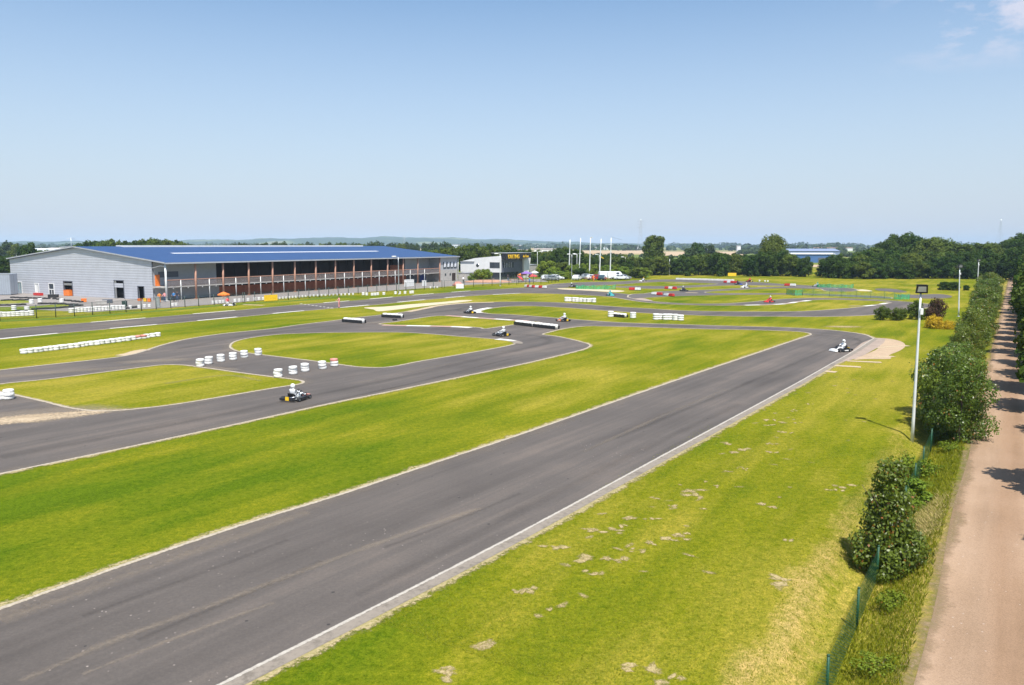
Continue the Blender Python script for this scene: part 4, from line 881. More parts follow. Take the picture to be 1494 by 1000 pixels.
fp = [UW(u, -2.85, terr(u, -2.85)) for u in [8, 11, 14.0, 17.2, 21.1, 24.6, 28, 31.4, 34.8, 38.2, 42, 46, 50, 54, 58, 62]]
nf = fence('chain_link_fence', fp, 1.15, 50, 'green chain-link fence with green posts in the ditch beside the lane', M['greenpost'], M['chain'], .035)
for c in nf.children:
    if c.name.startswith('post') and False: pass
def netting(pts, h, label, mat, sag=.0, lean=0.0):
    pts = gl(pts); o = pts[0]; t = thing('safety_net', label, 'netting', o)
    b = MB(); P = []
    for a, c in zip(pts, pts[1:]): P += [a.lerp(c, k / 8) for k in range(8)]
    P.append(pts[-1])
    for i, (a, c) in enumerate(zip(P, P[1:])):
        def hh(k): return h * (1 - sag * math.sin((k % 8) / 8 * math.pi)) 
        for r in range(2):
            f0, f1 = r / 2, (r + 1) / 2; a_, c_ = a - o, c - o; w0 = .12 * math.sin(i * 1.7); w1 = .12 * math.sin((i + 1) * 1.7)
            b.add([(a_.x, a_.y + w0 * f0, hh(i) * f0 + .03), (c_.x, c_.y + w1 * f0, hh(i + 1) * f0 + .03), (c_.x, c_.y + w1 * f1, hh(i + 1) * f1 + .03), (a_.x, a_.y + w0 * f1, hh(i) * f1 + .03)], [(0, 1, 2, 3)])
    b.build('net', mat, t)
    for p in pts: q = p - o; MB().tube([(q.x, q.y, 0), (q.x + .05, q.y, h + .1)], .025, 5).build('post', M['darkpost'], t)
netting([(840, 422), (851, 422.3), (866, 422.6), (882, 422.6), (898, 422)], 1.0, 'green netting behind the far sand strip', M['net'], .3)
netting([(1147, 430), (1159, 432), (1170.5, 431.4)], 1.15, 'short bright green net sagging between two posts', M['net'], .1)
netting([(1171, 431.6), (1186, 432.3), (1210, 433), (1227, 433.6), (1249, 434.2), (1270, 435.2), (1290, 436.3), (1304, 437)], 1.3, 'long thin green netting across the far lawn', M['thin_net'], .35)
netting([(1304, 437.2), (1314, 437.5), (1327, 437.3)], 1.0, 'dense dark green net end right of the long netting', M['net'], .1)
netting([(1192, 419.6), (1210, 420.2), (1228, 420.6), (1245, 420.8)], .9, 'green netting along the farthest bend', M['net'], .2)
netting([(922, 404.2), (935, 404.6), (946, 404.3)], 1.0, 'turquoise green windbreak beside the parked vans', M['net'], .1)
#==PART3==
# ---------------------------------------------------------------- people
def skin_mesh(name, J, E, mats, sub=1):
    """J: name -> (x,y,z,radius); grows one continuous body surface"""
    me = bpy.data.meshes.new(name); keys = list(J); idx = {k: i for i, k in enumerate(keys)}
    me.from_pydata([J[k][:3] for k in keys], [(idx[a], idx[b_]) for a, b_ in E], [])
    o = bpy.data.objects.new(name, me); COL.objects.link(o)
    sk = o.modifiers.new('s', 'SKIN'); sk.use_smooth_shade = True
    sv = me.skin_vertices[0].data
    for k in keys:
        r = J[k][3]; sv[idx[k]].radius = r if isinstance(r, tuple) else (r, r)
    sv[0].use_root = True
    su = o.modifiers.new('b', 'SUBSURF'); su.levels = sub; su.render_levels = sub
    dg = bpy.context.evaluated_depsgraph_get(); m2 = bpy.data.meshes.new_from_object(o.evaluated_get(dg)); bpy.data.objects.remove(o)
    m2.name = name
    m2.materials.clear(); [m2.materials.append(m) for m in mats]
    for p in m2.polygons: p.use_smooth = True
    return m2
def hand(b, c, d, up, mat, s=1.0):
    """palm, four fingers and a thumb pointing along d, curled towards -up"""
    c = Vector(c); d = Vector(d).normalized(); up = Vector(up).normalized(); side = d.cross(up)
    b.tube([c, c + d * .045 * s, c + d * .085 * s], [.026 * s, .036 * s, .03 * s], 8, mat)
    for k, l in enumerate((.062, .07, .066, .052)):
        r0 = c + d * .08 * s + side * (k - 1.5) * .018 * s
        b.tube([r0, r0 + d * l * .5 * s - up * .008, r0 + d * l * .75 * s - up * .035, r0 + d * l * .5 * s - up * .055], [.0095 * s, .009 * s, .0085 * s, .007 * s], 5, mat)
    r0 = c + d * .03 * s - side * .03 * s
    b.tube([r0, r0 - side * .025 * s + d * .02 - up * .01, r0 - side * .022 * s + d * .05 - up * .03], [.012 * s, .010 * s, .008 * s], 5, mat)
def driver():
    J = {'pel': (-.28, 0, .24, (.15, .13)), 'wst': (-.34, 0, .40, (.14, .12)), 'chs': (-.38, 0, .58, (.17, .12)), 'nk': (-.38, 0, .74, .07), 'hd': (-.36, 0, .84, .075)}
    E = [('pel', 'wst'), ('wst', 'chs'), ('chs', 'nk'), ('nk', 'hd')]
    for s, n in ((1, 'l'), (-1, 'r')):
        J.update({'sh' + n: (-.38, .19 * s, .66, .072), 'el' + n: (-.14, .30 * s, .50, .052), 'wr' + n: (.08, .17 * s, .53, .036),
                  'hp' + n: (-.20, .10 * s, .22, .10), 'kn' + n: (.26, .20 * s, .40, .066), 'an' + n: (.60, .15 * s, .20, .042), 'ft' + n: (.72, .15 * s, .27, .04)})
        E += [('chs', 'sh' + n), ('sh' + n, 'el' + n), ('el' + n, 'wr' + n), ('pel', 'hp' + n), ('hp' + n, 'kn' + n), ('kn' + n, 'an' + n), ('an' + n, 'ft' + n)]
    me = skin_mesh('person', J, E, [M['suit']], 2)
    o = link('person', me); tag(o, 'driver', 'person')
    for s in (1, -1):
        b = MB(); hand(b, (.07, .17 * s, .53), (.8, -.3 * s, .1), (0, .2 * s, 1), None); b.build('glove', M['glove'], o)
    b = MB(); pr = []
    for k in range(10):
        t = math.pi * k / 9; pr.append((max(.012, .145 * math.sin(t) ** .8), .145 - .155 * math.cos(t)))
    b.lathe([(r, h) for r, h in pr], 18, (-.35, 0, .76)); b.box(-.27, -.19, -.075, .075, .775, .85, None, .025)
    hm = b.build('helmet', M['white'], o)
    v = MB()
    for i in range(9):
        a0 = R(-62 + 124 * i / 9); a1 = R(-62 + 124 * (i + 1) / 9); r = .151
        v.add([(-.35 + r * math.cos(a), r * math.sin(a), z) for a, z in ((a0, .865), (a1, .865), (a1, .945), (a0, .945))], [(0, 1, 2, 3)])
    v.build('visor', M['visor'], hm)
    for s in (1, -1): MB().tube([(.60, .15 * s, .155), (.69, .15 * s, .22), (.75, .15 * s, .33)], [.052, .055, .04], 8).build('shoe', M['black'], o)
    return o
DRV = Proto(driver())
def standing(shirt, legs, sit=False, arm=.25):
    z = .55 if sit else .93
    J = {'pel': (0, 0, z, (.15, .11)), 'wst': (0, 0, z + .17, (.13, .10)), 'chs': (0, 0, z + .38, (.165, .11)), 'nk': (0, 0, z + .56, .052), 'hd': (.015, 0, z + .65, (.072, .085)), 'tp': (.01, 0, z + .76, (.066, .072))}
    E = [('pel', 'wst'), ('wst', 'chs'), ('chs', 'nk'), ('nk', 'hd'), ('hd', 'tp')]
    for s, n in ((1, 'l'), (-1, 'r')):
        k = (.45, .13 * s, z - .02) if sit else (.04, .10 * s, z - .43); a = (.45, .12 * s, .12) if sit else (.0, .11 * s, .09); f = (a[0] + .17, a[1], .045)
        J.update({'sh' + n: (0, .19 * s, z + .46, .062), 'el' + n: (.02 + arm * .3, .27 * s, z + .2, .045), 'wr' + n: (.06 + arm, .25 * s, z + .02 + arm * .6, .032),
                  'hp' + n: (.0, .09 * s, z - .08, .095), 'kn' + n: (*k, .064), 'an' + n: (*a, .042), 'ft' + n: (*f, .038)})
        E += [('chs', 'sh' + n), ('sh' + n, 'el' + n), ('el' + n, 'wr' + n), ('pel', 'hp' + n), ('hp' + n, 'kn' + n), ('kn' + n, 'an' + n), ('an' + n, 'ft' + n)]
    me = skin_mesh('person', J, E, [shirt, legs, M['skin'], M['black']], 1)
    for p in me.polygons:
        c = p.center
        p.material_index = 2 if c.z > z + .55 or (abs(c.y) > .2 and c.z < z + .16 and c.z > .4) else 0 if c.z > z + .03 else 3 if c.z < .09 else 1
    o = link('person', me); tag(o, 'person', 'person')
    b = MB(); b.lathe([(.02, z + .86), (.06, z + .85), (.09, z + .80), (.096, z + .74), (.085, z + .69)], 12, (-.012, 0, 0)); b.build('hair', M['hair'], o)
    b = MB(); b.tube([(.075, 0, z + .745), (.115, 0, z + .705), (.08, 0, z + .70)], [.01, .016, .012], 5, M['skin'])
    for s in (1, -1): b.lathe([(.003, 0), (.013, .002), (.013, .012), (.003, .014)], 6, (.066, .03 * s, z + .745), 'z', M['hair']); b.tube([(.0, .082 * s, z + .72), (.0, .09 * s, z + .76)], [.012, .016], 5, M['skin'])
    b.box(.078, .088, -.025, .025, z + .66, z + .67, M['redcloth']); b.build('face', None, o)
    for s in (1, -1):
        b = MB(); hand(b, (.06 + arm, .25 * s, z + .02 + arm * .6), (arm + .1, 0, -.6 + arm), (1, 0, 0), None); b.build('hand', M['skin'], o)
    return o

# ---------------------------------------------------------------- karts
def kart():
    t = thing('kart', 'kart', 'go-kart')
    b = MB()
    b.box(-.62, .75, -.30, .30, .045, .075); b.build('floor_tray', M['black'], t)
    b = MB()
    for s in (1, -1):
        b.tube([(-.75, .30 * s, .09), (.2, .34 * s, .09), (.78, .22 * s, .10)], .016, 6)
        b.tube([(-.4, .34 * s, .09), (-.4, .62 * s, .13), (.22, .62 * s, .13), (.22, .36 * s, .09)], .014, 6)
    b.tube([(-.55, -.55, .14), (-.55, .55, .14)], .02, 6); b.tube([(.55, -.5, .12), (.55, .5, .12)], .016, 6); b.build('frame', M['steel'], t)
    for s in (1, -1):
        b = MB(); y0, y1 = (.40, .66) if s > 0 else (-.66, -.40)
        b.add([(-.42, y0, .06), (.28, y0, .06), (.28, y1, .06), (-.42, y1, .06), (-.40, y0, .22), (.20, y0, .26), (.14, y1 - .03 * s, .24), (-.38, y1 - .03 * s, .20)],
              [(0, 3, 2, 1), (4, 5, 6, 7), (0, 1, 5, 4), (2, 3, 7, 6), (0, 4, 7, 3), (1, 2, 6, 5)])
        sp = b.build('side_pod', M['white'], t)
        MB().box(-.30, .14, .655 * s - .004, .655 * s + .006, .10, .19).build('side_stripe', M['red'], sp)
    b = MB(); b.add([(.78, -.50, .05), (.98, -.38, .06), (1.02, 0, .06), (.98, .38, .06), (.78, .50, .05), (.74, -.46, .19), (.92, -.34, .22), (.96, 0, .23), (.92, .34, .22), (.74, .46, .19), (.7, -.2, .28), (.7, .2, .28)],
                    [(0, 1, 6, 5), (1, 2, 7, 6), (2, 3, 8, 7), (3, 4, 9, 8), (5, 6, 10), (6, 7, 10), (7, 11, 10), (7, 8, 11), (8, 9, 11), (4, 3, 2, 1, 0), (5, 10, 11, 9, 4, 0)])
    b.build('nose_cone', M['white'], t)
    b = MB(); b.add([(.30, -.13, .50), (.30, .13, .50), (.62, .12, .26), (.62, -.12, .26), (.34, -.13, .52), (.34, .13, .52), (.66, .12, .28), (.66, -.12, .28)], [(0, 1, 2, 3), (7, 6, 5, 4), (0, 4, 5, 1), (2, 6, 7, 3), (0, 3, 7, 4), (1, 5, 6, 2)])
    b.build('front_panel', M['white'], t)
    b = MB(); b.box(-.93, -.84, -.60, .60, .08, .24, None, .03); b.build('rear_bumper', M['black'], t)
    MB().box(-.952, -.934, -.13, .13, .10, .33).build('rear_plate', M['yellow'], t)
    b = MB(); b.add([(-.50, -.20, .12), (-.02, -.17, .07), (-.02, .17, .07), (-.50, .20, .12), (-.62, -.2, .50), (-.62, .2, .50), (-.10, -.22, .22), (-.10, .22, .22), (-.66, -.17, .50), (-.66, .17, .50), (-.56, -.2, .08), (-.56, .2, .08)],
                    [(0, 1, 2, 3), (0, 3, 5, 4), (0, 4, 6, 1), (3, 2, 7, 5), (4, 5, 9, 8), (8, 9, 11, 10), (4, 8, 10, 0), (5, 3, 11, 9)]); b.build('seat', M['black'], t)
    b = MB(); b.box(-.52, -.22, -.50, -.27, .10, .36, None, .03); b.tube([(-.37, -.38, .36), (-.37, -.38, .44)], .08, 8); en_ = b.build('engine', M['steel'], t)
    MB().tube([(-.5, -.36, .3), (-.72, -.36, .28), (-.82, -.1, .26)], .04, 8).build('exhaust', M['alu'], en_)
    b = MB()
    b.lathe([(.135 + .013 * math.cos(a), .013 * math.sin(a)) for a in [k * math.pi / 3 for k in range(6)]], 16, (0, 0, 0), 'z', None, True)
    b.box(-.12, .12, -.012, .012, -.006, .006); sw = b.build('steering_wheel', M['black'], t); sw.location = (.14, 0, .52); sw.rotation_euler.y = R(-48)
    MB().tube([(.14, 0, .52), (.45, 0, .16)], .011, 6).build('steering_column', M['steel'], t)
    tm = MB().lathe([(.075, -.09), (.125, -.095), (.135, -.07), (.135, .07), (.125, .095), (.075, .09)], 18, (0, 0, 0), 'y', None, True).mesh('tyre', M['tyre_black'])
    rm = MB().lathe([(.02, -.06), (.075, -.07), (.075, .07), (.02, .06)], 12, (0, 0, 0), 'y').mesh('rim', M['alu'])
    for x, y, s in ((-.55, .58, 1), (-.55, -.58, 1), (.55, .55, .72), (.55, -.55, .72)):
        w = link('tyre', tm, t, (x, y, .135)); w.scale = (1, s, 1); link('rim', rm, w)
    return t
KP = Proto(kart()); kart0 = KP.root
#          px   py   heading(deg world)  body  nose  label-kart label-driver  helmet suit
def heading(a, b_): d = G(*b_) - G(*a); return math.atan2(d.y, d.x)
KT = [
 (433, 583.5, (405, 593), (480, 571), 'black', 'tyre_red', 'black kart with pale red trim and yellow rear plate, nearest of all', 'white overalls and helmet driving the nearest kart', 'white', 'suit'),
 (731, 490.5, (750, 491), (712, 487), 'black', 'black', 'dark kart with yellow plate at the right tip of the oval grass island', 'white overalls crouched in the dark kart at the island tip', 'white', 'suit'),
 (685, 457.5, (700, 460), (670, 455), 'black', 'black', 'dark kart rounding the pale tipped inner kerb, beyond the triangular grass island', 'white overalls sitting upright in the dark kart beyond the triangular island', 'white', 'suit'),
 (821, 469, (860, 473), (780, 463), 'orange', 'white', 'orange and white kart on the strip just beyond the long black and white barrier', 'white overalls driving the orange and white kart', 'white', 'suit'),
 (1226, 513, (1255, 508), (1190, 512), 'black', 'white', 'black kart with white nose entering the near right hairpin beside the kerb', 'white overalls and helmet driving in the near right hairpin', 'white', 'suit'),
 (891, 431.8, (870, 428), (915, 436), 'turq', 'turq', 'turquoise kart before the far sand strip', 'turquoise suit leaning in the turquoise kart', 'cyan', 'turq'),
 (998, 425.2, (985, 424), (1015, 427), 'black', 'black', 'black kart in the middle far hairpin, in front of red barriers', 'dark suit driving the black kart in the middle far hairpin', 'white', 'darkcloth'),
 (1122, 441.3, (1180, 436.5), (1090, 443.5), 'red', 'red', 'red kart on the narrow far strip below the green nets', 'red and white suit driving the red kart below the green nets', 'white', 'redcloth'),
 (937.5, 410.7, (960, 410), (915, 412), 'black', 'white', 'tiny dark kart on the far left back loop near the bare white post', 'yellow helmet in the tiny kart on the back loop', 'yellow', 'suit'),
 (1077.5, 415.8, (1060, 414.5), (1100, 417), 'black', 'blue', 'tiny dark kart just below the farthest red barrier row', 'dark suit driving below the farthest red barriers', 'black', 'darkcloth'),
 (1087, 420, (1110, 419.6), (1060, 421), 'white', 'white', 'tiny white kart trailing the dark one on the far straight', 'white overalls driving the tiny white kart on the far straight', 'white', 'suit'),
 (1093, 411.6, (1110, 413), (1080, 410.6), 'red', 'black', 'tiny dark red kart at the far white edge under the trees', 'dark red suit at the far white edge under the trees', 'red', 'redcloth'),
 (1191, 418.6, (1205, 419.6), (1175, 417.6), 'white', 'green', 'tiny white and green kart left of the farthest green netting', 'pale suit and green helmet beside the farthest green netting', 'green', 'suit'),
 (836, 419.4, (815, 419), (850, 418.6), 'black', 'white', 'small dark kart at the left end of the far green netting', 'white helmet showing at the left end of the far green netting', 'white', 'darkcloth'),
 (336, 446.5, (350, 446), (325, 446.5), 'white', 'white', 'white kart parked on the grass under the orange parasol', None, 'white', 'suit')]
for px, py, a, b_, c1, c2, lk, ld, hm, su in KT:
    p = G(px, py); rz = heading(a, b_); p.z = .018
    k = KP.get(lk, p, rz, 'karts on the circuit')
    if k is not kart0 or True:
        recolor(k, ('side_pod', 'front_panel'), M[c1]); recolor(k, ('nose_cone', 'side_stripe'), M[c2])
    if ld:
        d = DRV.get('driver in ' + ld, p, rz, 'kart drivers')
        d.material_slots[0].link = 'OBJECT'; d.material_slots[0].material = M[su]; recolor(d, ('helmet',), M[hm])
        if px in (998, 891): pass
# bystanders
def person(px, py, shirt, legs, label, rz=0, sit=False, arm=.15, z=.02):
    o = standing(M[shirt], M[legs], sit, arm); p = G(px, py); p.z = z; o.location = p; o.rotation_euler.z = rz; o['label'] = label; return o
person(495, 449.6, 'pinkcloth', 'pinkcloth', 'marshal in pink and white standing at the start line edge', R(160), arm=.35)
person(332, 446, 'redcloth', 'suit', 'person in red top seated behind the white kart under the orange parasol', R(-60), True)
person(240.5, 441.2, 'pinkcloth', 'jeans', 'person in pale pink top and jeans by the hall corner post', R(-90))
person(233, 442, 'orangecloth', 'orangecloth', 'person in orange overalls left of the hall corner post', R(-60))
person(254, 440.5, 'bluecloth', 'darkcloth', 'person in blue top just right of the hall corner post', R(-100))
person(259, 440, 'darkcloth', 'jeans', 'person in dark top and jeans behind the blue dressed one', R(-80))
person(772.5, 415.6, 'bluecloth', 'jeans', 'person in blue and white behind the red and white barriers', R(-90))
person(676, 413.5, 'suit', 'darkcloth', 'person in white top beside the grey yard store', R(-60))
person(866, 411, 'orangecloth', 'orangecloth', 'person in orange beside the parked cars', R(-60))
person(741, 410.4, 'darkcloth', 'jeans', 'person in dark clothes on the terrace under the clubhouse glazing', R(-60))

# ---------------------------------------------------------------- tyre stacks and barriers
def tyre_mesh(mat, r=.31, w=.20, n=16):
    hw = w / 2; return MB().lathe([(r * .58, -hw * .85), (r * .84, -hw), (r * .97, -hw * .86), (r, -hw * .5), (r, hw * .5), (r * .97, hw * .86), (r * .84, hw), (r * .58, hw * .85), (r * .54, 0)], n, (0, 0, 0), 'z', None, True).mesh('tyre', mat)
TW = tyre_mesh(M['tyre_white']); TB = tyre_mesh(M['tyre_black']); TR = tyre_mesh(M['tyre_red'])
def stack3(label, p, n=3, top=None, group=None, s=1.0):
    t = thing('tyre_stack', label, 'tyre stack', p, rng.uniform(0, 6), group)
    for k in range(n):
        o = link('tyre', TR if (top and k == n - 1) else TW, t, (rng.uniform(-.03, .03), rng.uniform(-.03, .03), .10 + .2 * k + .012)); o.rotation_euler = (rng.uniform(-.05, .05), rng.uniform(-.05, .05), 0)
        if s != 1: o.scale = (s, s, 1)
    return t
A = [(292, 535), (304.5, 531.3), (322, 528), (340, 525.3), (356.5, 522), (377, 518.7)]
for i, (x, y) in enumerate(A): stack3(place(i, 6) + ' of six white tyre stacks across the link lane, far side', G(x, y, .012), 3, None, 'white tyre stacks closing the link lane')
B = [(405.5, 550.6), (427.5, 546.3), (445, 542), (470.5, 538.4), (487.5, 534.6)]
for i, (x, y) in enumerate(B): stack3(place(i, 5) + (' of five white tyre stacks behind the nearest kart' if i != 4 else ' near stack, the one with a faded red top tyre'), G(x, y, .012), 3, i == 4, 'white tyre stacks closing the link lane')
stack3('white tyre stack at the left frame edge beside the pointed island', G(13.5, 582.5, .012), 3)
stack3('shorter white tyre stack half cut by the left frame edge', G(0, 583, .012), 2)
n = 27
for i in range(n):
    f = i / (n - 1); x = 36 + (231 - 36) * f; y = 516.2 + (491.2 - 516.2) * f + 1.2 * math.sin(math.pi * f) * .6
    p = G(x, y); j = Vector((rng.uniform(-.1, .1), rng.uniform(-.1, .1), 0))
    stack3(place(i, n) + ' in the long row of white tyre stacks on the left lawn', p + j, 2, i in (22, 23), 'long row of white tyre stacks')
SM = MB()
for k in range(3): SM.lathe([(.18, .02 + .2 * k), (.27, .01 + .2 * k), (.31, .06 + .2 * k), (.31, .15 + .2 * k), (.27, .2 + .2 * k), (.18, .2 + .2 * k)], 12)
SMe = SM.mesh('tyre_stack', M['tyre_white'])
def far_stacks(pts, desc, group, s=1.0):
    for i, (x, y) in enumerate(pts):
        o = link('tyre_stack', SMe, None, G(x, y), rng.uniform(0, 6)); o.scale = (s, s, s * rng.uniform(.93, 1.05)); tag(o, place(i, len(pts)) + ' ' + desc, 'tyre stack', group)
def line(x0, y0, x1, y1, n): return [(x0 + (x1 - x0) * k / (n - 1), y0 + (y1 - y0) * k / (n - 1)) for k in range(n)]
far_stacks(line(0, 463, 46, 460.8, 8), 'white stack in the short row behind the left fence', 'white stacks behind the left end of the fence', 1.15)
far_stacks([(20.5, 453), (39.5, 454.6), (46, 443.6), (58.5, 441.2), (90, 441.8)], 'loose white stack on the small tyre-lined track', 'loose white stacks on the small track', 1.15)
far_stacks(line(104, 456.8, 180, 451.4, 16), 'white stack in the row behind the fence, before the gable', 'row of white stacks before the gable', 1.1)
far_stacks([(190, 450.6), (203, 450), (211, 449), (218, 448.6)], 'smaller white stack before the gable corner', 'white stacks before the gable corner', .8)
far_stacks([(252, 446.8), (257, 446.4), (311, 443.4), (316, 443.0), (321, 442.6), (326, 442.3), (331, 441.8)], 'white stack by the fence left of the parasol', 'white stacks by the fence near the parasol', .8)
far_stacks([(343, 441), (349, 440.6), (355, 440.2), (362, 439.6), (372, 438.8), (378, 438.3), (384, 438)], 'white block between parasol and yellow banner', 'white blocks between parasol and banner', .85)
far_stacks(line(408, 436.6, 446, 433.6, 9), 'low white block right of the yellow banner', 'low white blocks right of the banner', .6)
far_stacks(line(452, 433, 515, 430.6, 12), 'low white block under the middle gallery posts', 'low white blocks under the gallery', .6)
far_stacks([(530, 431), (535, 431.4), (543, 431.6), (547, 431.4), (551, 431), (560, 430.6)], 'white stack on the verge left of the hall street lamp', 'white stacks left of the hall street lamp', .9)
far_stacks([(577, 429.6), (583, 429.4), (591, 429), (599, 428.6), (602, 428.4)], 'white stack on the verge at the hall street lamp foot', 'white stacks at the hall street lamp', .9)
far_stacks([(628, 421), (633, 421), (638, 420.6)], 'small white block on the yard by the hall end', 'small white blocks by the hall end', .7)
far_stacks([(826.5, 440.2), (831, 440.2), (837.5, 440.6), (841.5, 440.8), (847.5, 440.8), (853, 441), (858, 441.2), (862.5, 441.2), (866.5, 441.6)], 'white stack in the row on the lawn behind the middle strips', 'row of white stacks on the middle lawn', 1.2)
far_stacks([(957, 467), (962.5, 466.6), (971, 467.2), (977, 467.2), (985, 467.6), (993, 468)], 'white stack in the six on the long lawn right of centre', 'six white stacks on the long lawn', 1.3)
far_stacks([(891, 462.8), (923.5, 464.6)], 'faded white stack near the short black barrier', 'faded white stacks near the short barrier', 1.3)
far_stacks(line(987, 408.2, 1070, 410.4, 44), 'white block edging the farthest loop', 'row of white blocks edging the farthest loop', .75)
far_stacks([(1116, 411.4), (1120, 411.6), (1108, 411)], 'white block at the right of the farthest edging', 'white blocks at the right of the farthest edging', .7)
# small black tyres lining the children's track
nn = 0; pts = []
for (x0, y0, x1, y1, k) in [(4, 438.2, 40, 437.6, 7), (18, 434, 70, 435.4, 9), (80, 436, 118, 440.6, 8), (2, 445.6, 34, 444.2, 6), (58, 443, 72, 442.6, 3), (76, 442.8, 110, 444.4, 7), (50, 451, 103, 447.8, 10), (104, 446.6, 118, 445, 4), (26, 453.8, 36, 454.4, 3), (186, 449.3, 200, 448.2, 4)]:
    for i in range(k): pts.append((x0 + (x1 - x0) * i / (k - 1) + rng.uniform(-.6, .6), y0 + (y1 - y0) * i / (k - 1) + rng.uniform(-.3, .3)))
pts.sort()
for i, (x, y) in enumerate(pts):
    o = link('tyre', TB, None, G(x, y, .12)); o.rotation_euler = (rng.uniform(-.1, .1), rng.uniform(-.1, .1), 0); o.scale = (1.25, 1.25, 1.2)
    tag(o, place(i, len(pts)) + ' black tyre lining the small track before the gable', 'tyre', 'black tyres lining the small track')
# barriers of tyres bound with a black belt / red and white blocks
def barrier(a, b_, label, kind='bw', hgt=.52, group=None):
    p0, p1 = G(*a), G(*b_); d = p1 - p0; Ln = d.length
    t = thing('track_barrier', label, 'barrier', p0, math.atan2(d.y, d.x), group)
    if kind == 'bw':
        n = max(2, round(Ln / .62)); w = Ln / n
        for i in range(n):
            b = MB(); x = (i + .5) * w; r = w * .52; b.lathe([(r * .5, .02), (r, .06), (r, hgt * .9), (r * .85, hgt + .04), (r * .45, hgt + .04), (r * .4, hgt - .06)], 12, (x, 0, 0))
            b.build('tyre_column', M['tyre_white'], t)
        MB().box(-.02, Ln + .02, -.36, -.33, .04, hgt * .78).box(-.02, Ln + .02, .33, .36, .04, hgt * .78).build('rubber_belt', M['black'], t)
    else:
        n = max(2, round(Ln / 1.1)); w = Ln / n
        for i in range(n):
            x0 = i * w + .04; x1 = (i + 1) * w - .04; b = MB()
            b.prism([(x0, .12), (x1, .12), (x1 - .05, hgt), (x0 + .05, hgt)], -.22, .22); b.box(x0 + .02, x1 - .02, -.27, .27, .12, .3)
            b.build('block', M['red' if (kind == 'rw' and i % 2) or (kind == 'rr' and i % 3 != 1) else 'white'], t)
        MB().box(0.03, Ln - .03, -.285, .285, .02, .115).build('rubber_foot', M['black'], t)
    return t
barrier((502, 470), (531, 472.3), 'left black belted white tyre barrier where the two track arms meet')
barrier((559, 463), (587, 464.6), 'black belted white tyre barrier right of the first, over a lying tyre')
barrier((753, 474), (779, 477.2), 'left half of the long black belted barrier beside the orange kart')
barrier((780.5, 477.3), (813, 481), 'right half of the long black belted barrier beside the orange kart')
barrier((895, 462.2), (913.5, 464), 'short black belted white barrier on the long lawn')
barrier((766, 419.2), (780, 420.4), 'red and white barrier in front of the parasols, left half', 'rw', .6)
barrier((781, 420.3), (797, 421), 'red and white barrier in front of the parasols, right half', 'rw', .6)
barrier((917.5, 423.6), (935, 424), 'red barrier with one white block left of the middle far hairpin', 'rr', .6)
barrier((970, 421.8), (987, 422.6), 'red and white barrier behind the black kart', 'rr', .58)
barrier((951, 430.4), (966, 431.2), 'red and white barrier at the inner side of the far hairpin, left', 'rw', .55)
barrier((969.5, 432), (983, 433.2), 'red and white barrier at the inner side of the far hairpin, right', 'rw', .55)
barrier((1056, 413), (1076, 413.8), 'farthest red and white barrier under the yellow board', 'rr', .6)
barrier((1144.5, 417.4), (1161, 418), 'red barrier row right of the tall tree on the far loop', 'rr', .6)
o = link('tyre', TB, None, G(576, 466.6, .12)); tag(o, 'black tyre lying in front of the right hand barrier', 'tyre')

# ---------------------------------------------------------------- parasols, boards, boxes
def parasol(p, r, h, mat, label, tilt=0):
    t = thing('parasol', label, 'parasol', p)
    b = MB(); n = 8; vs = [(0, 0, h + r * .42)]; vs += [(r * math.cos(2 * math.pi * k / n), r * math.sin(2 * math.pi * k / n), h) for k in range(n)]; vs += [(x, y, z - .16) for x, y, z in vs[1:]]
    b.add(vs, [(0, 1 + k, 1 + (k + 1) % n) for k in range(n)] + [(1 + k, 9 + k, 9 + (k + 1) % n, 1 + (k + 1) % n) for k in range(n)])
    c = b.build('canopy', mat, t); c.rotation_euler.y = tilt; MB().tube([(0, 0, 0), (0, 0, h + r * .4)], .035, 6).build('pole', M['white'], t); MB().lathe([(.3, 0), (.3, .08), (.06, .1)], 10).build('foot', M['concrete'], t)
parasol(G(327, 445.6), 1.0, 1.75, M['orange'], 'orange and red parasol beside the white parked kart')
parasol(at(755, 203), 1.0, 1.3, M['redcloth'], 'round red parasol tilted towards the camera, leftmost on the terrace', R(38))
parasol(at(762, 206), 1.3, 1.8, M['orangecloth'], 'brown orange parasol between the red and purple ones')
parasol(at(768, 205), 1.5, 2.2, M['purplecloth'], 'purple parasol on the clubhouse terrace')
parasol(at(777, 205), 1.3, 1.5, M['redcloth'], 'lower red parasol right of the person in blue')
parasol(at(780, 212), 1.1, 2.2, M['white'], 'white parasol near the annexe door')
def board(p, w, h, z, mat, label, rz=0, name='sign_board'):
    t = thing(name, label, 'sign', p, rz); MB().box(-w / 2, w / 2, -.02, .02, z, z + h).build('panel', mat, t)
    for x in (-w * .42, w * .42): MB().tube([(x, .05, 0), (x, .05, z + h)], .03, 5).build('post', M['steel'], t)
p = G(385.5, 440.6); q = G(405, 439.4); p_ = (p + q) / 2
board(p_, (q - p).length, 1.0, .12, M['yellow'], 'bright yellow banner hanging on the fence before the hall', math.atan2(q.y - p.y, q.x - p.x), 'banner')
board(G(1068, 404.8), 2.5, .9, .4, M['yellow'], 'yellow board at the foot of the dark tree belt', 0)
board(G(966, 401.5), .9, .6, 1.3, M['white'], 'small white sign left of the bare white post', 0)
board(G(1007.5, 399.8), .4, .4, .8, M['white'], 'tiny white marker in front of the belt trunk', 0)
board(G(671, 421.4), 1.7, 1.0, .05, M['white'], 'white low board on the fence line at the hall end', R(10))
